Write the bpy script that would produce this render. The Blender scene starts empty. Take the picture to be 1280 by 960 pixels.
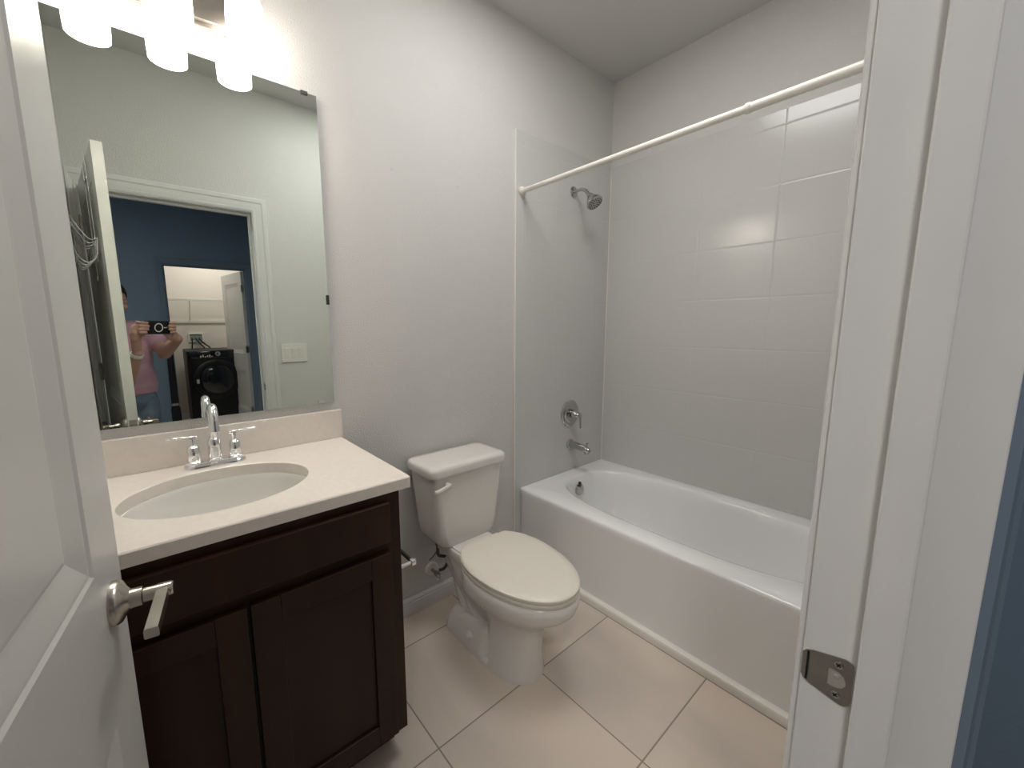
import bpy, bmesh, math, random
from mathutils import Vector, Matrix
random.seed(7)
S = bpy.context.scene
C = S.collection
PI = math.pi

# ------------------------------------------------------------------ camera
CAM = Vector((-0.0422, -1.5638, 1.3339))
def cam_matrix(yaw, pit, rol):
    y, p, r = map(math.radians, (yaw, pit, rol))
    return (Matrix.Rotation(y, 3, 'Z') @ Matrix.Rotation(p, 3, 'X') @ Matrix.Rotation(r, 3, 'Y'))
RM = cam_matrix(-39.5352, -8.1729, 0.3188)
RIGHT, FWD, UP = RM.col[0].copy(), RM.col[1].copy(), RM.col[2].copy()
cd = bpy.data.cameras.new('camera')
cam = bpy.data.objects.new('camera', cd); C.objects.link(cam)
cd.sensor_fit = 'HORIZONTAL'; cd.sensor_width = 36
cd.lens = 505.2348 * 36 / 1280
cd.shift_x = 31.24 / 1280
cd.clip_start = 0.01; cd.clip_end = 50
M4 = Matrix((RIGHT, UP, -FWD)).transposed().to_4x4(); M4.translation = CAM
cam.matrix_world = M4
S.camera = cam

# ------------------------------------------------------------------ world, light, exposure
S.view_settings.view_transform = 'Standard'
S.view_settings.look = 'None'
S.view_settings.gamma = 1.0
S.view_settings.use_curve_mapping = False
S.view_settings.exposure = 1.40
SHADE_E, BULB_E = 5.0, 30.0
BATH_W, HALL_W, LAUNDRY_W = 4.8, 9.5, 6.5
w = bpy.data.worlds.new('world'); S.world = w; w.use_nodes = True
w.node_tree.nodes['Background'].inputs[0].default_value = (0.5, 0.55, 0.62, 1)
w.node_tree.nodes['Background'].inputs[1].default_value = 0.02
def area(name, loc, size, power, col):
    l = bpy.data.lights.new(name, 'AREA'); l.shape = 'DISK'; l.size = size; l.energy = power; l.color = col
    o = bpy.data.objects.new(name, l); C.objects.link(o); o.location = loc
    return o
area('bathroom_fill_light', (1.05, -0.80, 2.765), 0.7, BATH_W, (1.0, 0.99, 0.97))  # added soft fill under the ceiling to even out the room, no real fixture
area('hall_fill_light', (-0.80, -2.20, 2.73), 0.4, HALL_W, (1.0, 0.97, 0.93))  # added fill for jamb and blue walls, stands for no known hall lamp
area('laundry_fill_light', (0.7, -5.15, 2.73), 0.4, LAUNDRY_W, (1.0, 0.94, 0.89))  # added fill that brightens the closet in the mirror, no lamp seen there

# ------------------------------------------------------------------ helpers
def tag(o, label=None, cat=None, group=None, kind=None):
    if label: o['label'] = label
    if cat: o['category'] = cat
    if group: o['group'] = group
    if kind: o['kind'] = kind
    return o
def empty(name, loc, label, cat, group=None):
    o = bpy.data.objects.new(name, None); C.objects.link(o); o.location = loc
    o.empty_display_size = 0.05
    return tag(o, label, cat, group)
def link(name, bm, m, parent=None, smooth=True, loc=None, auto=35):
    """bm is in world space; the object gets its origin at parent's origin or loc"""
    bmesh.ops.recalc_face_normals(bm, faces=bm.faces)
    me = bpy.data.meshes.new(name)
    org = Vector(loc) if loc is not None else Vector((0, 0, 0))
    base = parent_world(parent) if parent else Vector((0, 0, 0))
    if loc is None and parent: org = base
    if org.length: bmesh.ops.translate(bm, verts=bm.verts, vec=-org)
    bm.to_mesh(me); bm.free()
    o = bpy.data.objects.new(name, me); C.objects.link(o)
    if isinstance(m, (list, tuple)):
        for k in m: me.materials.append(k)
    else: me.materials.append(m)
    if smooth:
        for p in me.polygons: p.use_smooth = True
        try: me.set_sharp_from_angle(angle=math.radians(auto))
        except Exception: pass
    if parent: o.parent = parent; o.location = org - base
    else: o.location = org
    return o
def parent_world(p):
    v = Vector((0, 0, 0))
    while p is not None:
        v += p.location; p = p.parent
    return v
def NB(): return bmesh.new()
def box(bm, x0, x1, y0, y1, z0, z1, bev=0.0, seg=2, mat=None, mi=0):
    r = bmesh.ops.create_cube(bm, size=1.0)
    vs = r['verts']
    for v in vs:
        v.co = Vector(((x0+x1)/2 + v.co.x*(x1-x0), (y0+y1)/2 + v.co.y*(y1-y0), (z0+z1)/2 + v.co.z*(z1-z0)))
    fs = set(f for v in vs for f in v.link_faces)
    if bev > 0:
        es = list({e for f in fs for e in f.edges})
        rr = bmesh.ops.bevel(bm, geom=es, offset=bev, segments=seg, affect='EDGES', profile=0.5)
        vs = list({v for f in rr['faces'] for v in f.verts} | {v for v in vs if v.is_valid})
        fs = set(f for v in vs for f in v.link_faces)
    if mi:
        for f in fs: f.material_index = mi
    if mat is not None:
        bmesh.ops.transform(bm, matrix=mat, verts=list({v for f in fs for v in f.verts}))
    return fs
def ringface(bm, a, b):
    n = len(a)
    for i in range(n):
        j = (i+1) % n
        try: bm.faces.new((a[i], a[j], b[j], b[i]))
        except ValueError: pass
def loft(bm, rings, cap0=True, cap1=True, mi=0):
    vr = [[bm.verts.new(p) for p in r] for r in rings]
    k = len(bm.faces)
    for a, b in zip(vr, vr[1:]): ringface(bm, a, b)
    if cap0: bm.faces.new(vr[0][::-1])
    if cap1: bm.faces.new(vr[-1])
    if mi:
        bm.faces.ensure_lookup_table()
        for f in bm.faces[k:]: f.material_index = mi
    return vr
def frame_of(d):
    d = Vector(d).normalized()
    up = Vector((0, 0, 1)) if abs(d.z) < 0.95 else Vector((1, 0, 0))
    u = d.cross(up).normalized(); v = u.cross(d).normalized()
    return d, u, v
def lathe(bm, o, d, prof, n=32, mi=0, cap0=True, cap1=True):
    """prof: list of (t along d, radius)"""
    d, u, v = frame_of(d); o = Vector(o)
    rings = []
    for t, r in prof:
        r = max(r, 1e-5)
        rings.append([o + d*t + (u*math.cos(a) + v*math.sin(a))*r for a in [2*PI*i/n for i in range(n)]])
    return loft(bm, rings, cap0, cap1, mi)
def tube(bm, pts, rad, n=12, mi=0, closed=False):
    pts = [Vector(p) for p in pts]
    if not hasattr(rad, '__len__'): rad = [rad]*len(pts)
    rings = []; u = None
    for i, p in enumerate(pts):
        a = pts[max(i-1, 0)]; b = pts[min(i+1, len(pts)-1)]
        d = (b-a).normalized()
        if u is None: _, u, v = frame_of(d)
        else:
            u = (u - d*u.dot(d)).normalized(); v = u.cross(d).normalized()
        rings.append([p + (u*math.cos(t) + v*math.sin(t))*rad[i] for t in [2*PI*k/n for k in range(n)]])
    return loft(bm, rings, True, True, mi)
def arc(c, r, a0, a1, ax, ay, n=10):
    c, ax, ay = Vector(c), Vector(ax), Vector(ay)
    return [c + ax*(r*math.cos(a)) + ay*(r*math.sin(a)) for a in [a0 + (a1-a0)*i/n for i in range(n+1)]]
def smoothpath(pts, n=8):
    pts = [Vector(p) for p in pts]; out = []
    P = [pts[0]] + pts + [pts[-1]]
    for i in range(1, len(P)-2):
        p0, p1, p2, p3 = P[i-1], P[i], P[i+1], P[i+2]
        for k in range(n):
            t = k/n
            out.append(0.5*((2*p1) + (p2-p0)*t + (2*p0-5*p1+4*p2-p3)*t*t + (3*p1-p0-3*p2+p3)*t**3))
    out.append(pts[-1]); return out
def prism(bm, poly, axis, a, b, mi=0):
    """poly of 2D points extruded along axis ('x','y','z') from a to b"""
    def mk(p, t):
        if axis == 'x': return Vector((t, p[0], p[1]))
        if axis == 'y': return Vector((p[0], t, p[1]))
        return Vector((p[0], p[1], t))
    return loft(bm, [[mk(p, a) for p in poly], [mk(p, b) for p in poly]], True, True, mi)
def rrect(x0, x1, y0, y1, r, n=6):
    out = []
    for cx, cy, a in ((x1-r, y1-r, 0), (x0+r, y1-r, PI/2), (x0+r, y0+r, PI), (x1-r, y0+r, 1.5*PI)):
        for i in range(n+1):
            t = a + PI/2*i/n; out.append((cx + r*math.cos(t), cy + r*math.sin(t)))
    return out

# ------------------------------------------------------------------ materials
def mat(name, col, rough=0.5, metal=0.0, bump=None, var=None, coat=0.0, spec=0.5):
    m = bpy.data.materials.new(name); m.use_nodes = True
    nt = m.node_tree; b = nt.nodes['Principled BSDF']
    b.inputs['Base Color'].default_value = (*col, 1); b.inputs['Roughness'].default_value = rough
    b.inputs['Metallic'].default_value = metal; b.inputs['Coat Weight'].default_value = coat
    b.inputs['Specular IOR Level'].default_value = spec
    tc = nt.nodes.new('ShaderNodeTexCoord')
    if var:   # (scale, amount) slight colour variation of the thing itself
        nz = nt.nodes.new('ShaderNodeTexNoise'); nz.inputs['Scale'].default_value = var[0]; nz.inputs['Detail'].default_value = 4
        if len(var) > 2:
            mp = nt.nodes.new('ShaderNodeMapping'); mp.inputs['Scale'].default_value = var[2]
            nt.links.new(tc.outputs['Object'], mp.inputs[0]); nt.links.new(mp.outputs[0], nz.inputs['Vector'])
        else: nt.links.new(tc.outputs['Object'], nz.inputs['Vector'])
        r = nt.nodes.new('ShaderNodeValToRGB')
        r.color_ramp.elements[0].position = 0.3; r.color_ramp.elements[1].position = 0.7
        r.color_ramp.elements[0].color = (*[c*(1-var[1]) for c in col], 1)
        r.color_ramp.elements[1].color = (*[min(1, c*(1+var[1])) for c in col], 1)
        nt.links.new(nz.outputs[0], r.inputs[0]); nt.links.new(r.outputs[0], b.inputs['Base Color'])
    if bump:  # (scale, strength, distance)
        nz = nt.nodes.new('ShaderNodeTexNoise'); nz.inputs['Scale'].default_value = bump[0]; nz.inputs['Detail'].default_value = 2
        nt.links.new(tc.outputs['Object'], nz.inputs['Vector'])
        bp = nt.nodes.new('ShaderNodeBump'); bp.inputs['Strength'].default_value = bump[1]; bp.inputs['Distance'].default_value = bump[2]
        nt.links.new(nz.outputs[0], bp.inputs['Height']); nt.links.new(bp.outputs[0], b.inputs['Normal'])
    return m
def emis(name, col, st):
    m = bpy.data.materials.new(name); m.use_nodes = True
    b = m.node_tree.nodes['Principled BSDF']
    b.inputs['Base Color'].default_value = (0.9, 0.9, 0.88, 1); b.inputs['Roughness'].default_value = 0.25
    b.inputs['Emission Color'].default_value = (*col, 1); b.inputs['Emission Strength'].default_value = st
    return m
def tilemat(name, axes, pitch, off, gw, tile, grout, rough, var=None, bump=0.3, pillow=0.0, extra=None, varscale=3.0, lines=None):
    """grid of tiles; axes = indices of the object coordinates used"""
    m = bpy.data.materials.new(name); m.use_nodes = True
    nt = m.node_tree; N = nt.nodes; L = nt.links; b = N['Principled BSDF']
    tc = N.new('ShaderNodeTexCoord'); sp = N.new('ShaderNodeSeparateXYZ'); L.new(tc.outputs['Object'], sp.inputs[0])
    def mth(op, a, bb=None, cc=None):
        n = N.new('ShaderNodeMath'); n.operation = op
        for i, v in enumerate((a, bb, cc)):
            if v is None: continue
            if isinstance(v, (int, float)): n.inputs[i].default_value = v
            else: L.new(v, n.inputs[i])
        return n.outputs[0]
    ds, cells = [], []
    for k in range(2):
        s = mth('DIVIDE', mth('SUBTRACT', sp.outputs[axes[k]], off[k]), pitch[k])
        fr = mth('FRACT', s)
        d = mth('MULTIPLY', mth('MINIMUM', fr, mth('SUBTRACT', 1.0, fr)), pitch[k])
        ds.append(d); cells.append(mth('FLOOR', s))
    if lines:   # further single joint lines: (axis, position)
        for ax, pos in lines: ds.append(mth('ABSOLUTE', mth('SUBTRACT', sp.outputs[ax], pos)))
    d = ds[0]
    for q in ds[1:]: d = mth('MINIMUM', d, q)
    mask = N.new('ShaderNodeMapRange'); mask.inputs[1].default_value = gw*0.35; mask.inputs[2].default_value = gw*0.65
    L.new(d, mask.inputs[0])
    col = N.new('ShaderNodeMix'); col.data_type = 'RGBA'
    col.inputs[6].default_value = (*grout, 1)
    L.new(mask.outputs[0], col.inputs[0])
    if var:
        cmb = N.new('ShaderNodeCombineXYZ'); L.new(cells[0], cmb.inputs[0]); L.new(cells[1], cmb.inputs[1])
        wn = N.new('ShaderNodeTexWhiteNoise'); wn.noise_dimensions = '3D'; L.new(cmb.outputs[0], wn.inputs[0])
        # per-tile offset of a directional vein noise
        mp = N.new('ShaderNodeMapping'); mp.inputs['Scale'].default_value = (1.0, 0.45, 1); mp.inputs['Rotation'].default_value = (0, 0, 0.9)
        L.new(tc.outputs['Object'], mp.inputs[0])
        ad = N.new('ShaderNodeVectorMath'); ad.operation = 'ADD'
        sc = N.new('ShaderNodeVectorMath'); sc.operation = 'SCALE'; sc.inputs[3].default_value = 7
        L.new(wn.outputs[1], sc.inputs[0]); L.new(mp.outputs[0], ad.inputs[0]); L.new(sc.outputs[0], ad.inputs[1])
        nz = N.new('ShaderNodeTexNoise'); nz.inputs['Scale'].default_value = varscale; nz.inputs['Detail'].default_value = 5; nz.inputs['Roughness'].default_value = 0.5
        nz.inputs['Distortion'].default_value = 0.6
        L.new(ad.outputs[0], nz.inputs['Vector'])
        r = N.new('ShaderNodeValToRGB'); r.color_ramp.elements[0].position = 0.3; r.color_ramp.elements[1].position = 0.72
        r.color_ramp.elements[0].color = (*var[0], 1); r.color_ramp.elements[1].color = (*var[1], 1)
        e = r.color_ramp.elements.new(0.5); e.color = (*tile, 1)
        L.new(nz.outputs[0], r.inputs[0]); L.new(r.outputs[0], col.inputs[7])
    else: col.inputs[7].default_value = (*tile, 1)
    L.new(col.outputs[2], b.inputs['Base Color'])
    b.inputs['Roughness'].default_value = rough
    rr = N.new('ShaderNodeMapRange'); rr.inputs[3].default_value = 0.8; rr.inputs[4].default_value = rough
    L.new(mask.outputs[0], rr.inputs[0]); L.new(rr.outputs[0], b.inputs['Roughness'])
    h = N.new('ShaderNodeMapRange'); h.interpolation_type = 'SMOOTHSTEP'; h.inputs[1].default_value = gw*0.2; h.inputs[2].default_value = gw*1.6
    L.new(d, h.inputs[0])
    hh = h.outputs[0]
    if pillow:
        nz = N.new('ShaderNodeTexNoise'); nz.inputs['Scale'].default_value = extra or 6; nz.inputs['Detail'].default_value = 1
        L.new(tc.outputs['Object'], nz.inputs['Vector'])
        hh = mth('ADD', hh, mth('MULTIPLY', nz.outputs[0], pillow))
    bp = N.new('ShaderNodeBump'); bp.inputs['Strength'].default_value = bump; bp.inputs['Distance'].default_value = 0.0015
    L.new(hh, bp.inputs['Height']); L.new(bp.outputs[0], b.inputs['Normal'])
    return m

WALLC = (0.67, 0.66, 0.64)
M_wall = mat('painted_wall', WALLC, 0.55, bump=(200, 0.7, 0.004))
M_ceil = mat('painted_ceiling', (0.62, 0.615, 0.60), 0.8, bump=(120, 0.3, 0.002))
M_blue = mat('blue_wall', (0.165, 0.225, 0.295), 0.55, bump=(170, 0.25, 0.002))
M_bluetrim = mat('blue_trim', (0.165, 0.220, 0.285), 0.4)
M_trim = mat('white_trim', (0.72, 0.715, 0.70), 0.38, bump=(60, 0.05, 0.001))
M_door = mat('white_door', (0.63, 0.625, 0.595), 0.34, bump=(240, 0.10, 0.001))
M_laundry = mat('laundry_wall', (0.72, 0.66, 0.60), 0.7, bump=(170, 0.3, 0.002))
M_porc = mat('porcelain', (0.76, 0.735, 0.70), 0.14, coat=0.3)
M_lid = mat('seat_plastic', (0.72, 0.68, 0.60), 0.3)
M_tub = mat('acrylic_tub', (0.85, 0.85, 0.85), 0.12, coat=0.4)
M_sink = mat('sink_porcelain', (0.76, 0.75, 0.71), 0.12, coat=0.4)
M_counter = mat('quartz_counter', (0.80, 0.74, 0.68), 0.22, var=(60, 0.03))
M_wood = mat('espresso_wood', (0.027, 0.0108, 0.0050), 0.42, spec=0.25, var=(14, 0.35, (1, 1, 0.08)), bump=(90, 0.05, 0.001))
M_wooddk = mat('cabinet_inside_edge', (0.010, 0.004, 0.002), 0.5)
M_chrome = mat('chrome', (0.88, 0.89, 0.90), 0.07, 1.0)
M_chrome2 = mat('chrome_tub_fittings', (0.50, 0.50, 0.49), 0.13, 1.0)
M_nickel = mat('brushed_nickel', (0.50, 0.47, 0.43), 0.27, 1.0)
M_nickel2 = mat('satin_nickel', (0.40, 0.375, 0.34), 0.30, 1.0)
M_mirror = mat('mirror_silver', (0.78, 0.835, 0.79), 0.0, 1.0)
M_mirbk = mat('mirror_back', (0.25, 0.30, 0.27), 0.3)
M_glassedge = mat('mirror_glass_edge', (0.62, 0.68, 0.64), 0.2)
M_white = mat('white_plastic', (0.78, 0.76, 0.71), 0.35)
M_rod = mat('white_enamel_rod', (0.80, 0.77, 0.71), 0.3)
M_black = mat('black_plastic', (0.012, 0.012, 0.013), 0.45, spec=0.25)
M_blackgloss = mat('black_gloss', (0.010, 0.010, 0.011), 0.08, coat=0.5)
M_dark = mat('dark_metal', (0.05, 0.05, 0.05), 0.4, 0.5)
M_hose = mat('grey_braided_hose', (0.10, 0.095, 0.09), 0.45, 0.6, bump=(400, 0.4, 0.001))
M_skin = mat('skin', (0.50, 0.29, 0.22), 0.5)
M_hair = mat('dark_hair', (0.02, 0.015, 0.012), 0.6, bump=(80, 0.5, 0.004))
M_pink = mat('pink_cotton', (0.56, 0.33, 0.40), 0.85, bump=(25, 0.3, 0.01))
M_jean = mat('blue_denim', (0.14, 0.19, 0.25), 0.85, var=(20, 0.2))
M_shade = emis('opal_glass', (1.0, 0.915, 0.81), SHADE_E)
M_bulb = emis('lamp_bulb', (1.0, 0.94, 0.86), BULB_E)
M_floor = tilemat('floor_tile', (0, 1), (0.4615, 0.435), (0.0805, -0.17), 0.0045, (0.65, 0.565, 0.485), (0.26, 0.22, 0.19), 0.33,
                  var=((0.56, 0.49, 0.43), (0.70, 0.565, 0.46)), bump=0.35, varscale=2.2)
WT = (0.61, 0.605, 0.59)
M_tileE = tilemat('wall_tile_long', (1, 2), (0.35, 0.2535), (-0.21, 0.1963), 0.004, WT, (0.58, 0.58, 0.56), 0.18, bump=0.38, pillow=0.9, extra=5)
M_tileN = tilemat('wall_tile_end', (0, 2), (0.35, 0.2535), (1.745, 0.1963), 0.004, WT, (0.58, 0.58, 0.56), 0.18, bump=0.22, pillow=0.9, extra=5, lines=[(0, 1.502)])

# ------------------------------------------------------------------ dimensions
XW, XF, XT = -0.300, 2.245, 1.478       # left wall, tub back wall (tile face), tub front
YS = -1.4716                           # door wall, room face
YH = -1.590                            # door wall, hall face
HC = 2.775
HT = 0.432
OL, OR, OH = -0.262, 0.520, 2.050       # bathroom door opening
YL = -4.39; LX0, LX1, LH = 0.135, 0.938, 2.04
YB = -5.80

# ------------------------------------------------------------------ setting
def slab(name, x0, x1, y0, y1, z0, z1, m, parent=None, bev=0):
    b = NB(); box(b, x0, x1, y0, y1, z0, z1, bev); o = link(name, b, m, parent, smooth=False)
    if not parent: o['kind'] = 'structure'
    return o
slab('floor', -1.3, 2.60, YB-0.1, 0.10, -0.08, 0.0, M_floor)
slab('ceiling', XW-0.1, XF+0.12, YS-0.06, 0.10, HC, HC+0.08, M_ceil)
slab('ceiling_hall', -1.3, 2.6, YB-0.1, YS-0.06, HC, HC+0.08, M_ceil)
WN = slab('wall_north', XW-0.1, XF+0.12, 0.0, 0.10, 0, HC, M_wall)
slab('wall_east', XF+0.010, XF+0.12, YS, 0.0, 0, HC, M_wall)
slab('wall_west', XW-0.1, XW, YS, 0.0, 0, HC, M_wall)
def wall_with_opening(name, x0, x1, y0, y1, ox0, ox1, oh, m):
    b = NB()
    box(b, x0, ox0, y0, y1, 0, HC); box(b, ox1, x1, y0, y1, 0, HC); box(b, ox0, ox1, y0, y1, oh, HC)
    o = link(name, b, m, smooth=False); o['kind'] = 'structure'; return o
wall_with_opening('wall_south', XW-0.1, XF+0.12, YS-0.06, YS, OL-0.018, OR+0.018, OH+0.018, M_wall)
wall_with_opening('wall_hall_north', -1.3, 1.15, YH, YS-0.06, OL-0.018, OR+0.018, OH+0.018, M_blue)
wall_with_opening('wall_hall_south', -1.3, 1.15, YL-0.08, YL, LX0-0.018, LX1+0.018, LH+0.018, M_blue)
slab('wall_hall_west', -1.4, -1.3, YL, YH, 0, HC, M_blue)
slab('wall_hall_east', 1.10, 1.2, YL, YH, 0, HC, M_blue)
slab('wall_laundry_south', -0.1, 1.7, YB-0.1, YB, 0, HC, M_laundry)
slab('wall_laundry_west', -0.1, 0.0, YB, YL-0.08, 0, HC, M_laundry)
slab('wall_laundry_east', 1.6, 1.7, YB, YL-0.08, 0, HC, M_laundry)
slab('wall_laundry_north', 0.938+0.09, 1.6, YL-0.095, YL-0.08, 0, HC, M_laundry)

# tiled tub surround (structure): tiles proud of the wall by 8-10 mm, bullnose edge
ZT = 2.291; XE = 1.437
b = NB(); box(b, XE, XF+0.002, -0.009, 0.0, 0, ZT, 0.002)
o = link('wall_north_tile', b, M_tileN, smooth=False); o['kind'] = 'structure'
b = NB(); box(b, XE-0.006, XE, -0.011, 0.0, 0, ZT+0.003, 0.002)
o = link('trim_tile_edge', b, M_rod, smooth=False); o['kind'] = 'structure'
b = NB(); box(b, XF, XF+0.012, YS, -0.009, 0.30, ZT, 0.002)
o = link('wall_east_tile', b, M_tileE, smooth=False); o['kind'] = 'structure'
b = NB(); box(b, XE, XF, YS, YS+0.009, 0.30, ZT, 0.002)
o = link('wall_south_tile', b, M_tileN, smooth=False); o['kind'] = 'structure'
# caulk line in the tiled corner
b = NB(); box(b, XF-0.005, XF, -0.014, -0.009, HT, ZT, 0.001)
o = link('trim_corner_caulk', b, M_rod, smooth=False); o['kind'] = 'structure'

# baseboards: profile (depth, z)
BBP = [(0, 0), (0.015, 0), (0.015, 0.045), (0.0135, 0.050), (0.0135, 0.058), (0.011, 0.063), (0.011, 0.070), (0.006, 0.080), (0.003, 0.083), (0, 0.083)]
b = NB(); prism(b, [(-d, z) for d, z in BBP], 'x', 0.462, XE-0.006)
o = link('baseboard_north', b, M_trim, auto=20); o['kind'] = 'structure'
b = NB(); prism(b, [(YS+d, z) for d, z in BBP], 'x', 0.605, XT-0.03)
o = link('baseboard_south', b, M_trim, auto=20); o['kind'] = 'structure'
for x0, x1 in ((-1.3, LX0-0.075), (LX1+0.075, 1.10)):
    b = NB(); prism(b, [(YL+d, z) for d, z in BBP], 'x', x0, x1)
    o = link('baseboard_hall', b, M_bluetrim, auto=20); o['kind'] = 'structure'
b = NB(); prism(b, [(YB+d, z) for d, z in BBP], 'x', 0.0, 1.6)
o = link('baseboard_laundry', b, M_trim, auto=20); o['kind'] = 'structure'

# bathroom door frame: jambs with stop, room casing (white), hall casing (blue)
def jamb_set(name, x0, x1, h, y0, y1, m, stop=None, t=0.018, par=None):
    b = NB()
    box(b, x0-t, x0, y0, y1, 0, h+t, 0.0015); box(b, x1, x1+t, y0, y1, 0, h+t, 0.0015); box(b, x0, x1, y0, y1, h, h+t)
    if stop:
        s0, s1, p = stop
        box(b, x0, x0+p, s0, s1, 0, h, 0.0022); box(b, x1-p, x1, s0, s1, 0, h, 0.0022); box(b, x0+p, x1-p, s0, s1, h-p, h, 0.003)
    o = link(name, b, m, smooth=False, loc=(x1, (y0+y1)/2, 0)); o['kind'] = 'structure'; return o
JAMB = jamb_set('trim_1', OL, OR, OH, YH-0.001, YS+0.002, M_trim, stop=(-1.549, -1.5175, 0.012))
def casing(name, x0, x1, h, y, sgn, wd, m, wl=None, rv=0.006):
    """stepped casing around an opening, standing out from the wall plane y in direction sgn"""
    P = [(0, 0), (0, 0.008), (0.012, 0.011), (0.016, 0.008), (0.022, 0.010), (wd*0.62, 0.013), (wd*0.70, 0.017), (wd-0.006, 0.018), (wd, 0.014), (wd, 0)]
    b = NB()
    wl = wd if wl is None else wl
    def ring(fx, fz):  # fx maps offset to x, fz maps offset to z
        return [Vector((fx(o_), y + sgn*d_, fz(o_))) for o_, d_ in P]
    kl = wl/wd
    rings = [ring(lambda o_: x0+rv*0 - o_*kl - 0.0, lambda o_: 0.0), ring(lambda o_: x0 - o_*kl, lambda o_: h + rv + o_),
             ring(lambda o_: x1 + rv + o_, lambda o_: h + rv + o_), ring(lambda o_: x1 + rv + o_, lambda o_: 0.0)]
    loft(b, rings)
    o = link(name, b, m, auto=15); o['kind'] = 'structure'; return o
casing('trim_2', OL-0.004, OR-0.001, OH, YS, 1, 0.080, M_trim, wl=0.034)
casing('trim_3', OL-0.006, OR, OH, YH, -1, 0.075, M_bluetrim)
jamb_set('trim_4', LX0, LX1, LH, YL-0.09, YL+0.002, M_bluetrim, stop=(YL-0.052, YL-0.025, 0.012))
casing('trim_5', LX0-0.006, LX1, LH, YL, 1, 0.070, M_bluetrim)

# strike plate on the latch jamb, with lip, latch hole and two screws
SPZ = 0.936
b = NB()
def yz_plate(b, x, poly, holes_n=None): pass
pl = []
y0s, y1s, hz = -1.5155, -1.479, 0.0285
outer = [(y1s+0.009, SPZ-0.014), (y1s+0.006, SPZ-0.0185), (y1s, SPZ-0.0215), (y0s+0.008, SPZ-hz)] + \
        [(y0s+0.008-0.008*math.sin(a), SPZ-hz+0.008-0.008*math.cos(a)) for a in (0.4, 0.8, 1.2)] + [(y0s, SPZ-hz+0.008)] + \
        [(y0s, SPZ+hz-0.008)] + [(y0s+0.008-0.008*math.cos(a), SPZ+hz-0.008+0.008*math.sin(a)) for a in (0.4, 0.8, 1.2)] + \
        [(y0s+0.008, SPZ+hz), (y1s, SPZ+0.0215), (y1s+0.006, SPZ+0.0185), (y1s+0.009, SPZ+0.014)]
# ring between outer outline and D-shaped hole
hole_c = (-1.5015, SPZ)
def dray(poly, c, ang):
    dx, dz = math.cos(ang), math.sin(ang); best = None
    for i in range(len(poly)):
        ax, az = poly[i]; bx_, bz = poly[(i+1) % len(poly)]
        ex, ez = bx_-ax, bz-az; den = dx*ez - dz*ex
        if abs(den) < 1e-12: continue
        t = ((ax-c[0])*ez - (az-c[1])*ex)/den; s = ((ax-c[0])*dz - (az-c[1])*dx)/den
        if t > 0 and -1e-6 <= s <= 1+1e-6 and (best is None or t < best): best = t
    return (c[0]+dx*best, c[1]+dz*best)
dhole = [(hole_c[0]+0.007, SPZ-0.011)] + [(hole_c[0]+0.001 - 0.010*math.cos(a), SPZ + 0.011*math.sin(a)) for a in [-PI/2 + PI*i/10 for i in range(11)]] + [(hole_c[0]+0.007, SPZ+0.011)]
angs = sorted({round(2*PI*i/72, 5) for i in range(72)} | {round(math.atan2(z-hole_c[1], y-hole_c[0]) % (2*PI), 5) for y, z in outer+dhole})
ro = [dray(outer, hole_c, a) for a in angs]; ri = [dray(dhole, hole_c, a) for a in angs]
def lipx(y): return 0.0 if y < y1s-0.001 else ((y-(y1s-0.001))**2)*14
xs = OR - 0.0016
r1 = [Vector((xs + lipx(p[0]), p[0], p[1])) for p in ro]; r2 = [Vector((xs, p[0], p[1])) for p in ri]
r3 = [Vector((OR+0.012, p[0], p[1])) for p in ri]; r0 = [Vector((OR+0.0003+lipx(p[0]), p[0], p[1])) for p in ro]
loft(b, [r0, r1, r2, r3], False, False)
plate = link('strike_plate', b, M_nickel2, JAMB, auto=30)
plate['label'] = 'satin nickel plate'
b = NB(); box(b, OR-0.0145+0.014, OR+0.013, y1s-0.008, y1s+0.006, SPZ-0.022, SPZ+0.022, 0.002)
for dz in (-0.0185, 0.0185):
    s = NB(); lathe(s, (xs+0.0004, hole_c[0]-0.001, SPZ+dz), (-1, 0, 0), [(0, 0.0045), (0.0008, 0.0043), (0.0014, 0.0025)], 20)
    sc = link('screw', s, M_nickel, plate)
b.free()
b = NB(); box(b, xs-0.0006, xs+0.001, y1s+0.0028, y1s+0.0045, SPZ-0.018, SPZ+0.018); link('lip_slot', b, M_black, plate)
b = NB(); box(b, OR-0.0006, OR+0.0005, hole_c[0]-0.0105, hole_c[0]+0.0085, SPZ-0.012, SPZ+0.012); lathe(b, (OR-0.0006, hole_c[0], SPZ+0.003), (-1, 0, 0), [(0, 0.003), (0.001, 0.002)], 10); link('latch_pocket', b, mat('latch_pocket_grey', (0.36, 0.33, 0.29), 0.6), plate)
for dz in (-0.0185, 0.0185):
    s = NB()
    for a in (0.5, 0.5+PI/2):
        box(s, -0.0001, 0.0001, -0.0026, 0.0026, -0.0006, 0.0006, mat=Matrix.Translation((xs-0.00115, hole_c[0]-0.001, SPZ+dz)) @ Matrix.Rotation(a, 4, 'X'))
    link('screw_slot', s, M_black, plate)

# nail marks on the wall
for x, z in ((0.763, 1.955), (1.084, 1.953)):
    b = NB(); lathe(b, (x, 0.0, z), (0, -1, 0), [(0, 0.007), (0.0008, 0.005), (0.001, 0.002)], 14)
    link('nail_mark', b, M_ceil, WN)

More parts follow.
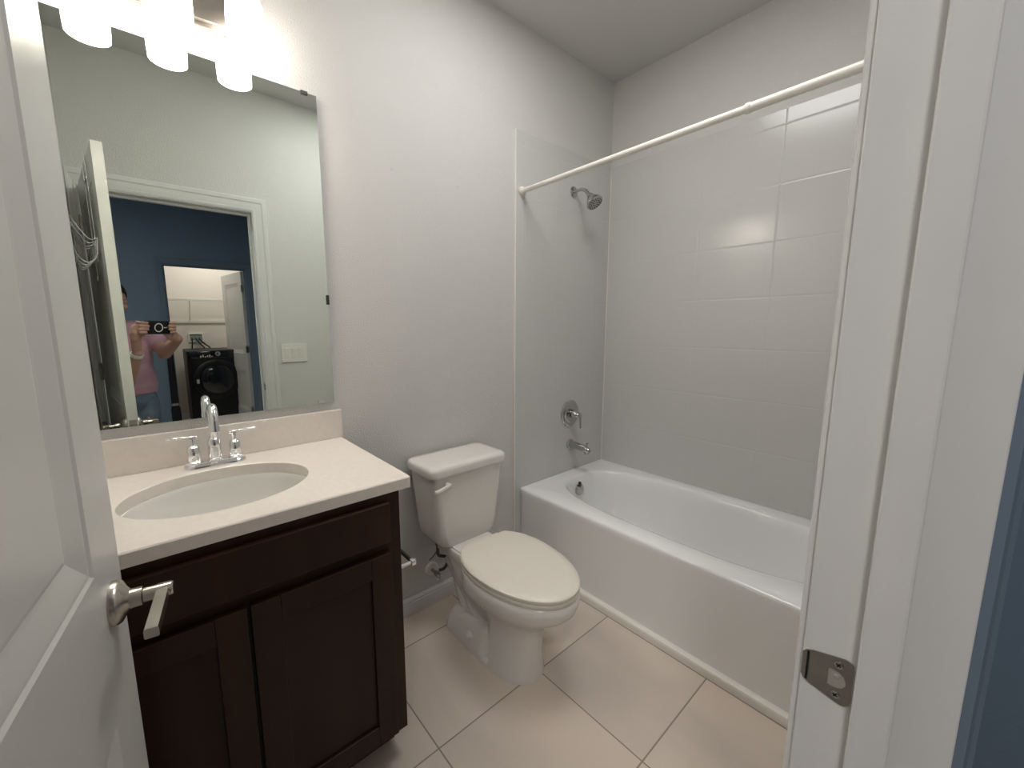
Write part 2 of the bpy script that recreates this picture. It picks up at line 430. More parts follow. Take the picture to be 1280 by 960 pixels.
# ------------------------------------------------------------------ bathroom door (local frame: closed door along +x, thickness along -y)
LEAN = math.radians(8.0)
DM = Matrix.Translation((-0.258, -1.462, 0)) @ Matrix.Rotation(PI/2-LEAN, 4, 'Z')
DW, DT, DZ0, DZ1 = 0.765, 0.0350, 0.012, 2.048
def panel_door(name, Wd, T, z0, z1, panels, m, M):
    b = NB()
    dep, sl = 0.009, 0.045
    # front and back faces with recessed panels: built as strips (grid of z bands)
    for side in (0, 1):
        y = 0.0 if side else -T; s = -1 if side else 1   # s: direction into the door
        def q(x0, x1, za, zb, d0=0.0):
            vs = [b.verts.new((x0, y+s*d0, za)), b.verts.new((x1, y+s*d0, za)), b.verts.new((x1, y+s*d0, zb)), b.verts.new((x0, y+s*d0, zb))]
            b.faces.new(vs)
        stile = 0.118; xs0, xs1 = stile, Wd-stile
        zc = [z0] + [z for p in panels for z in p] + [z1]
        for za, zb in zip(zc, zc[1:]): q(0, xs0, za, zb); q(xs1, Wd, za, zb)
        zz = z0
        for (pa, pb) in panels:
            q(xs0, xs1, zz, pa); zz = pb
            def rr(o): return [(xs0+o, pa+o), (xs1-o, pa+o), (xs1-o, pb-o), (xs0+o, pb-o)]
            rg = [[b.verts.new((x, y+s*d, z)) for x, z in rr(o)] for o, d in ((0, 0), (0.005, 0.0030), (0.010, 0.0036), (0.044, 0.0100), (0.050, 0.0108), (0.056, 0.0100))]
            for A, B in zip(rg, rg[1:]): ringface(b, A, B)
            b.faces.new(rg[-1])
        q(xs0, xs1, zz, z1)
    for xa in (0, Wd):
        for za, zb in zip(zc, zc[1:]): b.faces.new([b.verts.new(p) for p in ((xa, 0, za), (xa, -T, za), (xa, -T, zb), (xa, 0, zb))])
    for z in (z0, z1):
        for xa, xb in ((0, xs0), (xs0, xs1), (xs1, Wd)): b.faces.new([b.verts.new(p) for p in ((xa, 0, z), (xb, 0, z), (xb, -T, z), (xa, -T, z))])
    bmesh.ops.remove_doubles(b, verts=b.verts, dist=1e-5)
    bmesh.ops.transform(b, matrix=M, verts=b.verts)
    loc = M.to_translation()
    o = link(name, b, m, smooth=False, loc=loc); o['kind'] = 'structure'; return o
DOOR = panel_door('door_1', DW, DT, DZ0, DZ1, [(0.235, 0.765), (0.995, 1.925)], M_door, DM)
def T(bm, M=DM): bmesh.ops.transform(bm, matrix=M, verts=bm.verts); return bm
# lever sets on both faces, latch plate, hinges
KX, KZ = DW-0.060, 0.920
for sgn in (-1, 1):
    yb = -DT if sgn < 0 else 0.0
    b = NB(); lathe(b, (KX, yb, KZ), (0, sgn, 0), [(0, 0.033), (0.006, 0.033), (0.011, 0.030), (0.016, 0.021), (0.021, 0.0145), (0.026, 0.0142), (0.036, 0.0140), (0.036, 0.0120)], 40)
    rose = link('door_handle', T(b), M_nickel, DOOR); rose['label'] = 'brushed nickel lever handle'
    b = NB(); lathe(b, (KX, yb+sgn*0.036, KZ), (0, sgn, 0), [(0, 0.0095), (0.001, 0.0108), (0.036, 0.0108), (0.038, 0.009)], 32)
    link('handle_neck', T(b), M_nickel, rose)
    b = NB()
    ya, yc = yb+sgn*0.052, yb+sgn*0.070
    prof = []
    for x, hz_ in ((KX+0.011, 0.013), (KX-0.006, 0.013), (KX-0.030, 0.013), (KX-0.075, 0.013), (KX-0.108, 0.013)):
        cy = (ya+yc)/2
        prof.append([Vector((x, cy+dy, KZ+dz)) for dy, dz in ((-0.0085, -hz_*0.35), (-0.0075, -hz_*0.55), (0.0075, -hz_*0.55), (0.0085, -hz_*0.35), (0.0085, hz_*0.35), (0.0075, hz_*0.55), (-0.0075, hz_*0.55), (-0.0085, hz_*0.35))])
    loft(b, prof)
    link('handle_lever', T(b), M_nickel, rose)
b = NB(); box(b, DW, DW+0.0015, -DT/2-0.0125, -DT/2+0.0125, KZ-0.028, KZ+0.028, 0.0005); 
prism(b, [(DW+0.001, -DT/2+0.007), (DW+0.012, -DT/2+0.004), (DW+0.001, -DT/2-0.007)], 'z', KZ-0.008, KZ+0.008)
link('latch_plate', T(b), M_nickel2, DOOR)
for z in (0.25, 1.10, 1.86):
    b = NB(); tube(b, [(-0.004, 0.006, z-0.045), (-0.004, 0.006, z+0.045)], 0.0065, 14)
    box(b, -0.0015, 0.0, -0.030, 0.004, z-0.044, z+0.044)
    lathe(b, (-0.004, 0.006, z+0.045), (0, 0, 1), [(0, 0.005), (0.004, 0.0045), (0.006, 0.002)], 14)
    link('hinge', T(b), M_nickel2, DOOR)

# over-the-door hook rack hung on the room side of the door
HX = 0.50
rack = empty('over_door_hook_rack', DM @ Vector((HX, 0.0, 1.75)), 'wire hook rack hung over the top of the open white door', 'hook rack')
b = NB()
for dx in (-0.055, 0.055):
    x = HX+dx
    tube(b, [(x, -DT-0.002, DZ1-0.035), (x, -DT-0.002, DZ1+0.003), (x, 0.004, DZ1+0.003), (x, 0.004, 1.62)], 0.0022, 8)
for z in (1.96, 1.70, 1.64):
    tube(b, [(HX-0.17 if z < 1.9 else HX-0.055, 0.005, z), (HX+0.17 if z < 1.9 else HX+0.055, 0.005, z)], 0.0024, 8)
link('rack_frame', T(b), M_chrome, rack)
for k in range(4):
    x = HX-0.15+0.1*k
    b = NB(); tube(b, smoothpath([(x, 0.006, 1.70), (x, 0.03, 1.695), (x, 0.060, 1.74), (x, 0.105, 1.83), (x, 0.120, 1.86)], 6), 0.0025, 8)
    tube(b, smoothpath([(x, 0.006, 1.70), (x, 0.015, 1.625), (x, 0.045, 1.60), (x, 0.07, 1.625), (x, 0.078, 1.655)], 6), 0.0025, 8)
    link('hook', T(b), M_chrome, rack)
b = NB(); tube(b, [(HX-0.02, 0.006, 1.64), (HX-0.02, 0.007, 1.56)], 0.003, 8); lathe(b, (HX-0.02, 0.007, 1.56), (0, 0, -1), [(0, 0.004), (0.006, 0.007), (0.016, 0.006), (0.02, 0.002)], 12)
link('rack_tab', T(b), M_nickel2, rack)

# ------------------------------------------------------------------ vanity cabinet
VX0, VX1, VY = -0.296, 0.462, -0.535
CZ = 0.9075; CT = 0.032
van = empty('vanity_cabinet', ((VX0+VX1)/2, -0.27, 0), 'dark espresso wooden vanity cabinet under the white countertop', 'cabinet')
b = NB()
box(b, VX0, VX0+0.016, VY, -0.002, 0.10, CZ-CT); box(b, VX1-0.016, VX1, VY, -0.002, 0.10, CZ-CT, 0.001)
box(b, VX0, VX1, -0.010, -0.002, 0.10, CZ-CT); box(b, VX0, VX1, VY, -0.002, 0.10, 0.116)
# face frame
FY = VY-0.019
for x0, x1, z0, z1 in ((VX0, VX0+0.038, 0.10, CZ-CT), (VX1-0.038, VX1, 0.10, CZ-CT), (VX0+0.038, VX1-0.038, CZ-CT-0.045, CZ-CT), (VX0+0.038, VX1-0.038, 0.10, 0.145), (VX0+0.038, VX1-0.038, 0.69, 0.745), (0.0515, 0.0895, 0.145, 0.69)):
    box(b, x0, x1, FY, VY, z0, z1, 0.0008)
link('cabinet_body', b, M_wood, van, smooth=False)
b = NB(); box(b, VX0, VX1-0.012, VY+0.055, VY+0.070, 0.0, 0.10); box(b, VX1-0.027, VX1-0.012, VY+0.070, -0.002, 0, 0.10)
link('toe_kick', b, M_wood, van, smooth=False)
PY = FY-0.0195
def shaker(bm, x0, x1, z0, z1, rail=0.062, panel=True):
    if not panel:
        box(bm, x0, x1, PY, FY-0.001, z0, z1, 0.0025); return
    for a, b_, c, d in ((x0, x0+rail, z0, z1), (x1-rail, x1, z0, z1), (x0+rail, x1-rail, z0, z0+rail), (x0+rail, x1-rail, z1-rail, z1)):
        box(bm, a, b_, PY, FY-0.001, c, d, 0.0018)
    box(bm, x0+rail-0.004, x1-rail+0.004, PY+0.0085, FY-0.003, z0+rail-0.004, z1-rail+0.004)
b = NB(); shaker(b, VX0+0.012, VX1-0.037, 0.736, CZ-CT-0.025, panel=False)
link('drawer_front', b, M_wood, van, smooth=False)
mid = 0.0705
for x0, x1 in ((VX0+0.012, mid-0.004), (mid+0.004, VX1-0.037)):
    b = NB(); shaker(b, x0, x1, 0.118, 0.704)
    link('door', b, M_wood, van, smooth=False)

# countertop with sink cut-out and backsplash
CX0, CX1, CYF = -0.298, 0.498, -0.5638
SC, SA, SB = (0.070, -0.297), 0.216, 0.172
ctop = empty('countertop', (0.1, -0.28, CZ-CT), 'white speckled stone vanity top with a backsplash', 'countertop')
rect = [(CX0, CYF), (CX1-0.010, CYF), (CX1-0.004, CYF+0.002), (CX1-0.001, CYF+0.006), (CX1, CYF+0.012), (CX1, -0.001), (CX0, -0.001)]
ell = [(SC[0]+SA*math.cos(2*PI*i/120), SC[1]+SB*math.sin(2*PI*i/120)) for i in range(120)]
angs = sorted({round(2*PI*i/120, 6) for i in range(120)} | {round(math.atan2(y-SC[1], x-SC[0]) % (2*PI), 6) for x, y in rect})
def ins(poly, d):
    cx = sum(p[0] for p in poly)/len(poly); cy = sum(p[1] for p in poly)/len(poly)
    return [(p[0]-math.copysign(d, p[0]-cx), p[1]-math.copysign(d, p[1]-cy)) for p in poly]
def ering(k, z, da=0.0): return [Vector((SC[0]+(SA+da)*k*math.cos(a2)/1.0, SC[1]+(SB+da)*k*math.sin(a2), z)) for a2 in [ellang(a) for a in angs]]
def ellang(a): return math.atan2(math.sin(a)*SA, math.cos(a)*SB)
rect2 = ins(rect, 0.003)
b = NB()
rb = [Vector((*dray(rect, SC, a), CZ-CT)) for a in angs]; rm = [Vector((*dray(rect, SC, a), CZ-0.003)) for a in angs]; rt = [Vector((*dray(rect2, SC, a), CZ)) for a in angs]
et = ering(1, CZ, 0.002); et2 = ering(1, CZ-0.0015, 0.0); eb = ering(1, CZ-CT)
vr = loft(b, [rb, rm, rt, et, et2, eb], False, False); ringface(b, vr[-1], vr[0])
link('counter_slab', b, M_counter, ctop, auto=30)
b = NB(); box(b, CX0, CX1+0.002, -0.0205, -0.001, CZ+0.0005, CZ+0.1095, 0.0015); link('backsplash', b, M_counter, ctop, smooth=False)

# undermount sink
b = NB()
def er(k, z): return [Vector((SC[0]+SA*k*math.cos(t), SC[1]+SB*k*math.sin(t), z)) for t in [2*PI*i/96 for i in range(96)]]
z0 = CZ-CT-0.0005
rings = [er(1.10, z0), er(0.985, z0), er(0.97, z0-0.005), er(0.955, z0-0.02), er(0.925, z0-0.05), er(0.87, z0-0.085), er(0.78, z0-0.112), er(0.62, z0-0.130), er(0.40, z0-0.139), er(0.13, z0-0.143), er(0.125, z0-0.150)]
rings += [er(0.13, z0-0.155), er(0.42, z0-0.150), er(0.66, z0-0.141), er(0.83, z0-0.121), er(0.92, z0-0.09), er(0.97, z0-0.05), er(1.0, z0-0.015), er(1.10, z0-0.012)]
vr = loft(b, rings, False, False); ringface(b, vr[-1], vr[0])
sink = link('sink', b, M_sink, loc=(SC[0], SC[1], z0-0.15))
tag(sink, 'oval undermount bathroom basin set beneath the white countertop', 'sink')
b = NB(); lathe(b, (SC[0], SC[1], z0-0.150), (0, 0, 1), [(0, 0.021), (0.0075, 0.0245), (0.0095, 0.024), (0.0095, 0.018), (0.007, 0.016), (0.011, 0.012), (0.012, 0.003)], 32)
link('drain', b, M_chrome, sink)

# centerset faucet
FX, FYc = 0.0795, -0.072
fau = empty('faucet', (FX, FYc, CZ), 'chrome two-handle faucet behind the oval basin', 'faucet')
b = NB()
def stad(hx, hy, z, n=12):
    out = []
    for i in range(2*n+2):
        a = -PI/2 + PI*i/n if i <= n else PI/2 + PI*(i-n-1)/n
        cx = hx-hy if i <= n else -(hx-hy)
        out.append(Vector((FX+cx+hy*math.cos(a), FYc+hy*math.sin(a), z)))
    return out
loft(b, [stad(0.082, 0.028, CZ+0.0005), stad(0.082, 0.028, CZ+0.006), stad(0.079, 0.0255, CZ+0.010), stad(0.074, 0.022, CZ+0.013), stad(0.072, 0.020, CZ+0.017)])
link('base_plate', b, M_chrome, fau, auto=50)
b = NB()
lathe(b, (FX, FYc, CZ+0.015), (0, 0, 1), [(0, 0.021), (0.006, 0.021), (0.009, 0.0175), (0.012, 0.0185), (0.062, 0.0180), (0.068, 0.0165), (0.072, 0.0125)], 36)
link('spout_body', b, M_chrome, fau)
b = NB()
top = CZ+0.188
pts = [(FX, FYc, CZ+0.078), (FX, FYc, top-0.036)] + arc((FX, FYc-0.037, top-0.037), 0.037, 0, PI, (0, 1, 0), (0, 0, 1), 16)[1:] + [(FX, FYc-0.074, top-0.062)]
tube(b, pts, [0.0115]*(len(pts)-1) + [0.0118], 24)
spout = link('spout', b, M_chrome, fau)
b = NB(); lathe(b, (FX, FYc-0.074, top-0.055), (0, 0, -1), [(0, 0.0125), (0.012, 0.0130), (0.014, 0.0115), (0.0145, 0.008)], 24); link('aerator', b, M_chrome, spout)
for s in (-1, 1):
    hx = FX + s*0.0545
    b = NB(); lathe(b, (hx, FYc, CZ+0.014), (0, 0, 1), [(0, 0.0225), (0.006, 0.0225), (0.008, 0.019), (0.011, 0.0168), (0.047, 0.0168), (0.052, 0.0150), (0.056, 0.0090), (0.060, 0.0065), (0.078, 0.0065)], 32)
    h = link('handle', b, M_chrome, fau)
    b = NB(); ang = 0.10*s
    x1 = hx + s*0.062; x0 = hx - s*0.012
    y1 = FYc + 0.010; y0 = FYc
    tube(b, [(x0, y0, CZ+0.0950), (x0+s*0.004, y0, CZ+0.0952), (x1-s*0.004, y1, CZ+0.0972), (x1, y1, CZ+0.0974)], [0.003, 0.0045, 0.0036, 0.0028], 14)
    link('lever', b, M_chrome, h)

# ------------------------------------------------------------------ mirror
MX0, MX1, MZ0, MZ1 = -0.290, 0.4785, 1.0475, 2.1255
mir = empty('mirror', ((MX0+MX1)/2, -0.008, MZ0), 'large frameless rectangular wall mirror above the vanity', 'mirror')
b = NB(); box(b, MX0, MX1, -0.0118, -0.0065, MZ0, MZ1); link('mirror_backing', b, M_glassedge, mir, smooth=False)
b = NB(); v = [b.verts.new(p) for p in ((MX0+0.001, -0.0122, MZ0+0.001), (MX1-0.001, -0.0122, MZ0+0.001), (MX1-0.001, -0.0122, MZ1-0.001), (MX0+0.001, -0.0122, MZ1-0.001))]; b.faces.new(v)
mg = link('mirror_glass', b, M_mirror, mir, smooth=False)
if mg.data.polygons[0].normal.y > 0: mg.data.flip_normals()
for (x, z, w_, h_) in ((0.438, MZ1, 0.022, 0.010), (MX0+0.04, MZ1, 0.022, 0.010), (0.430, MZ0, 0.022, 0.010), (MX0+0.04, MZ0, 0.022, 0.010)):
    b = NB(); s = 1 if z > 1.5 else -1
    box(b, x-w_/2, x+w_/2, -0.0155, -0.0125, z-s*h_*0.7-0.002, z-s*h_*0.7+0.008, 0.0006); box(b, x-w_/2, x+w_/2, -0.0155, -0.001, z+s*0.001-0.0008, z+s*0.0016+0.0008)
    link('mirror_clip', b, M_chrome if s < 0 else M_dark, mir, smooth=False)
b = NB(); box(b, MX1-0.008, MX1+0.002, -0.0155, -0.0125, 1.415, 1.450, 0.0006); box(b, MX1+0.0005, MX1+0.002, -0.0155, -0.001, 1.415, 1.450)
link('mirror_clip', b, M_dark, mir, smooth=False)

# ------------------------------------------------------------------ vanity light: three shades on a chrome bar
van_l = empty('vanity_light', (0.078, 0.0, 2.30), 'three-shade chrome wall light with glowing white glass above the mirror', 'wall light')
b = NB(); box(b, -0.115, 0.270, -0.022, -0.001, 2.222, 2.340, 0.004); box(b, -0.125, 0.280, -0.010, -0.0005, 2.210, 2.352, 0.003)
link('back_plate', b, M_nickel2, van_l, smooth=False)
LY, LZ = -0.125, 2.137
for k in range(3):
    x = -0.0975 + 0.1755*k
    b = NB(); tube(b, smoothpath([(x, -0.022, 2.290), (x, -0.06, 2.300), (x, LY+0.02, 2.312), (x, LY, 2.300), (x, LY, 2.268)], 6), 0.007, 14)
    lathe(b, (x, LY, 2.300), (0, 0, -1), [(0, 0.012), (0.004, 0.024), (0.030, 0.026), (0.032, 0.010)], 28)
    arm = link('arm', b, M_nickel2, van_l)
    b = NB()
    O = [(0, 0.0485), (0.030, 0.0500), (0.075, 0.0500), (0.105, 0.0475), (0.125, 0.040), (0.135, 0.026), (0.136, 0.012)]
    I = [(0.132, 0.012), (0.130, 0.024), (0.121, 0.037), (0.103, 0.0440), (0.075, 0.0465), (0.030, 0.0465), (0, 0.0450)]
    vr = lathe(b, (x, LY, LZ), (0, 0, 1), O+I, 48, cap0=False, cap1=False); ringface(b, vr[-1], vr[0])
    sh = link('lamp_shade', b, M_shade, van_l)
    b = NB(); lathe(b, (x, LY, LZ+0.110), (0, 0, -1), [(0, 0.010), (0.015, 0.013), (0.035, 0.026), (0.055, 0.030), (0.072, 0.026), (0.082, 0.015), (0.085, 0.004)], 24)
    link('bulb', b, M_bulb, sh)

# ------------------------------------------------------------------ toilet
TX = 0.968
toi = empty('toilet', (TX, -0.4, 0), 'white two-piece toilet with closed lid between the vanity and the tub', 'toilet')
def egg(cx, yc, hw, yf, yb, z, n=64, p=2.0, pb=2.0):
    out = []
    for i in range(n):
        a = 2*PI*i/n; s, c = math.sin(a), math.cos(a)
        pp = p if c > 0 else pb
        ex = math.copysign(abs(s)**(2/pp), s); ey = math.copysign(abs(c)**(2/pp), c)
        y = yc - ey*(yc-yf) if c > 0 else yc + (-ey)*(yb-yc)
        out.append(Vector((cx + hw*ex, y, z)))
    return out
b = NB()
# pedestal front column flowing up into the bowl
rings = [egg(TX, -0.44, 0.113, -0.632, -0.235, 0.0, pb=3.5, p=2.3), egg(TX, -0.44, 0.113, -0.632, -0.235, 0.012, pb=3.5, p=2.3),
         egg(TX, -0.44, 0.106, -0.627, -0.240, 0.05, pb=3.2, p=2.3), egg(TX, -0.44, 0.101, -0.627, -0.240, 0.11, pb=3, p=2.2), egg(TX, -0.44, 0.103, -0.634, -0.235, 0.17, pb=3),
         egg(TX, -0.45, 0.107, -0.645, -0.215, 0.215, pb=3), egg(TX, -0.46, 0.122, -0.672, -0.20, 0.250, pb=2.8), egg(TX, -0.475, 0.148, -0.715, -0.18, 0.285, pb=2.8), egg(TX, -0.485, 0.170, -0.752, -0.17, 0.315, pb=2.6),
         egg(TX, -0.49, 0.182, -0.775, -0.15, 0.340, pb=2.6), egg(TX, -0.49, 0.185, -0.783, -0.14, 0.362, pb=2.6), egg(TX, -0.49, 0.184, -0.785, -0.14, 0.388, pb=2.6), egg(TX, -0.49, 0.176, -0.776, -0.145, 0.398, pb=2.6)]
# make the back narrower than a half ellipse: pull the rear points in
def squeeze(ring):
    for v in ring:
        if 0.005 < v.z < 0.27 and v.y > -0.445:
            lim = 0.060 if v.z < 0.18 else 0.060 + (v.z-0.18)*0.5
            dx = v.x-TX
            if abs(dx) > lim: v.x = TX + math.copysign(lim, dx)
        if v.y > -0.40 and v.z > 0.27:
            t = min(1, (v.y+0.40)/0.12); t = t*t*(3-2*t); lim = 0.172*(1-t)+0.100*t
            dx = v.x-TX
            if abs(dx) > lim: v.x = TX + math.copysign(lim, dx)
for r in rings: squeeze(r)
loft(b, rings)
bowl = link('bowl', b, M_porc, toi, auto=60)
# rear shelf under the tank
b = NB()
sh = [rrect(TX-0.112, TX+0.112, -0.335, -0.10, 0.02)]
loft(b, [[Vector((TX+(x-TX)*0.60, y*0.92, 0.320)) for x, y in sh[0]], [Vector((TX+(x-TX)*0.96, y, 0.350)) for x, y in sh[0]], [Vector((x, y, 0.385)) for x, y in sh[0]], [Vector((TX+(x-TX)*0.96, -0.19+(y+0.19)*0.97, 0.392)) for x, y in sh[0]]])
link('tank_shelf', b, M_porc, toi, auto=45)
# trapway and foot with bolt caps
b = NB()
foot = []
for z, hw, y0, y1 in ((0, 0.114, -0.50, -0.150), (0.010, 0.115, -0.50, -0.148)):
    foot.append([Vector((x, y, z)) for x, y in rrect(TX-hw, TX+hw, y0, y1, 0.055)])
for k, dz, zz in ((0.985, 0.0, 0.022), (0.84, 1.0, 0.070), (0.74, 1.0, 0.080), (0.50, 1.0, 0.082)):
    foot.append([Vector((TX+(x-TX)*k, -0.30+(y+0.30)*(0.5+0.5*k), zz + dz*max(0, -y-0.24)*0.28)) for x, y in rrect(TX-0.114, TX+0.114, -0.46, -0.152, 0.053)])
loft(b, foot)
link('foot', b, M_porc, toi, auto=50)
b = NB()
path = smoothpath([(TX, -0.44, 0.10), (TX, -0.33, 0.115), (TX, -0.25, 0.19), (TX, -0.17, 0.245), (TX, -0.115, 0.29)], 6)
tube(b, path, [0.066]*len(path), 28)
pth = smoothpath([(TX, -0.30, 0.02), (TX, -0.21, 0.09), (TX, -0.165, 0.17), (TX, -0.14, 0.26), (TX, -0.14, 0.34)], 6)
tube(b, pth, [0.047]*len(pth), 28)
link('trapway', b, M_porc, toi, auto=60)
for s in (-1, 1):
    b = NB(); lathe(b, (TX+s*0.096, -0.345, 0.056), (s*0.8, 0, 0.8), [(0, 0.0175), (0.012, 0.0175), (0.019, 0.014), (0.022, 0.007), (0.0225, 0.001)], 20)
    link('bolt_cap', b, M_white, toi)
# seat ring and lid
b = NB()
yc, hw, yf, yb = -0.485, 0.183, -0.782, -0.300
o_ = lambda k, z: egg(TX, yc, hw+k, yf-k, -0.262+k*0.5, z, n=96, p=2.05, pb=2.1)
i_ = lambda k, z: egg(TX, -0.49, 0.115+k, -0.715-k, -0.33+k, z, n=96)
o_s = o_
vr = loft(b, [o_(-0.004, 0.3995), o_(0, 0.403), o_(0, 0.412), o_(-0.006, 0.4175), i_(0.008, 0.4175), i_(0, 0.412), i_(0, 0.3995)], False, False); ringface(b, vr[-1], vr[0])
link('seat', b, M_lid, toi, auto=45)
b = NB()
def trim_back(r, lim):
    for v in r:
        if v.y > lim: v.y = lim
    return r
loft(b, [trim_back(o_(-0.003, 0.4185), -0.310), trim_back(o_(0.001, 0.421), -0.308), trim_back(o_(0.001, 0.430), -0.308), trim_back(o_(-0.005, 0.4355), -0.312), trim_back(o_(-0.03, 0.437), -0.322), trim_back(o_(-0.10, 0.438), -0.36)])
link('lid', b, M_lid, toi, auto=40)
for s in (-1, 1):
    b = NB(); box(b, TX+s*0.075-0.022, TX+s*0.075+0.022, -0.318, -0.285, 0.393, 0.424, 0.006, 3)
    tube(b, [(TX+s*0.075-0.026, -0.300, 0.415), (TX+s*0.075+0.026, -0.300, 0.415)], 0.008, 14)
    link('hinge', b, M_lid, toi)
# tank: tapered body with rounded corners
def tk(z, x0, x1, y0, y1, r): return [Vector((x, y, z)) for x, y in rrect(x0, x1, y0, y1, r, 7)]
b = NB()
loft(b, [tk(0.388, 0.870, 1.066, -0.205, -0.050, 0.03), tk(0.391, 0.845, 1.091, -0.216, -0.035, 0.035), tk(0.402, 0.824, 1.112, -0.221, -0.028, 0.038), tk(0.425, 0.810, 1.126, -0.224, -0.026, 0.040), tk(0.465, 0.803, 1.133, -0.225, -0.026, 0.040), tk(0.53, 0.797, 1.139, -0.225, -0.025, 0.038), tk(0.62, 0.788, 1.148, -0.226, -0.024, 0.035), tk(0.722, 0.778, 1.158, -0.227, -0.022, 0.032)])
link('tank', b, M_porc, toi, auto=60)
b = NB()
loft(b, [tk(0.721, 0.772, 1.164, -0.233, -0.020, 0.033), tk(0.724, 0.763, 1.173, -0.241, -0.018, 0.036), tk(0.748, 0.762, 1.174, -0.243, -0.018, 0.036), tk(0.759, 0.766, 1.170, -0.239, -0.021, 0.034), tk(0.764, 0.775, 1.161, -0.230, -0.028, 0.03), tk(0.7655, 0.80, 1.136, -0.205, -0.05, 0.02)])
link('tank_lid', b, M_porc, toi, auto=50)
b = NB()
lathe(b, (0.842, -0.226, 0.684), (0, -1, 0), [(0, 0.013), (0.008, 0.013), (0.012, 0.008), (0.020, 0.007)], 20)
pts = smoothpath([(0.850, -0.246, 0.688), (0.840, -0.248, 0.687), (0.815, -0.250, 0.680), (0.785, -0.250, 0.675), (0.770, -0.249, 0.677)], 5)
rg = []
for i, p in enumerate(pts):
    t = i/(len(pts)-1); hh = 0.007 + 0.003*math.sin(t*PI)
    rg.append([p + Vector((0, 0.006*math.cos(a), hh*math.sin(a))) for a in [2*PI*k/16 for k in range(16)]])
loft(b, rg)
link('flush_lever', b, M_white, toi)

# supply stop and hose
sup = empty('water_supply_valve', (0.893, 0.0, 0.175), 'small water shut-off valve with a curved grey hose beside the toilet', 'valve')
b = NB(); lathe(b, (0.893, -0.0005, 0.178), (0, -1, 0), [(0, 0.036), (0.004, 0.036), (0.010, 0.029), (0.011, 0.012)], 36); link('wall_flange', b, M_white, sup)
b = NB(); lathe(b, (0.893, -0.011, 0.178), (0, -1, 0), [(0, 0.008), (0.030, 0.008), (0.030, 0.012), (0.052, 0.012), (0.054, 0.009)], 20)
tube(b, [(0.893, -0.045, 0.178), (0.908, -0.045, 0.186)], 0.008, 14)
link('valve_body', b, M_nickel2, sup)
b = NB()
for i in range(4):
    a = i*PI/2+0.4; lathe(b, (0.893+0.009*math.cos(a), -0.064, 0.170+0.009*math.sin(a)), (0, -1, 0), [(0, 0.006), (0.006, 0.006), (0.008, 0.003)], 12)
lathe(b, (0.893, -0.064, 0.170), (0, -1, 0), [(0, 0.009), (0.010, 0.007)], 16)
link('valve_handle', b, M_chrome, sup)
b = NB(); tube(b, smoothpath([(0.908, -0.045, 0.186), (0.930, -0.060, 0.196), (0.942, -0.072, 0.228), (0.930, -0.082, 0.262), (0.905, -0.090, 0.280), (0.878, -0.095, 0.298), (0.870, -0.10, 0.33), (0.872, -0.105, 0.375), (0.874, -0.108, 0.397)], 8), 0.0072, 14)
link('hose', b, M_hose, sup)
b = NB(); lathe(b, (0.873, -0.106, 0.350), (0.02, -0.03, 1), [(0, 0.008), (0.004, 0.016), (0.028, 0.017), (0.036, 0.012)], 14)
tube(b, [(0.872, -0.10, 0.33), (0.845, -0.095, 0.300), (0.828, -0.093, 0.292)], 0.003, 8)
link('coupling_nut', b, M_hose, sup)

# two-post paper holder on the side of the vanity
ph = empty('toilet_paper_holder', (VX1, -0.44, 0.600), 'empty two-post toilet paper holder on the side of the dark vanity cabinet', 'paper holder')
for y in (-0.505, -0.355):
    b = NB(); lathe(b, (VX1+0.0005, y, 0.602), (1, 0, 0), [(0, 0.021), (0.004, 0.021), (0.008, 0.016), (0.011, 0.0065), (0.058, 0.0055)], 28)
    box(b, VX1+0.055, VX1+0.072, y-0.009, y+0.009, 0.593, 0.611, 0.003)
    link('post', b, M_chrome, ph)
b = NB(); tube(b, [(VX1+0.063, -0.497, 0.602), (VX1+0.063, -0.363, 0.602)], 0.0065, 16); link('roller', b, M_dark, ph)

# ------------------------------------------------------------------ bathtub
tubE = empty('bathtub', ((XT+XF)/2, YS/2, 0), 'white alcove bathtub with a plain straight apron along the tiled wall', 'bathtub')
X0, X1, Y0, Y1 = XT, XF-0.001, YS+0.010, -0.010
tc = ((X0+X1)/2+0.02, (Y0+Y1)/2)
inner = []
# inner rim outline (x,y), from measured rim: rounded at the faucet end
def tubring(xa, xb, ya, yb, ra, z, n=128, p=2.6, bow=0.0):
    cx, cy = (xa+xb)/2, (ya+yb)/2; hx, hy = (xb-xa)/2, (yb-ya)/2
    out = []
    for i in range(n):
        a = 2*PI*i/n; s, c = math.sin(a), math.cos(a)
        ex = math.copysign(abs(c)**(2/p), c); ey = math.copysign(abs(s)**(2/(p)), s)
        x = cx+hx*ex; y = cy+hy*ey
        if c < 0: x -= bow*(1-ey*ey)*0
        out.append(Vector((x, y, z)))
    return out
def outring(x0, x1, y0, y1, z, n=128):
    cx, cy = tc; out = []
    poly = [(x0, y0), (x1, y0), (x1, y1), (x0, y1)]
    base = tubring(1.590, 2.185, -1.38, -0.095, 0, z, n)
    for v in base:
        a = math.atan2(v.y-cy, v.x-cx); out.append(Vector((*dray(poly, (cx, cy), a), z)))
    # snap nearest to corners
    for px_, py_ in poly:
        k = min(range(n), key=lambda i: (out[i].x-px_)**2+(out[i].y-py_)**2); out[k] = Vector((px_, py_, z))
    return out
b = NB()
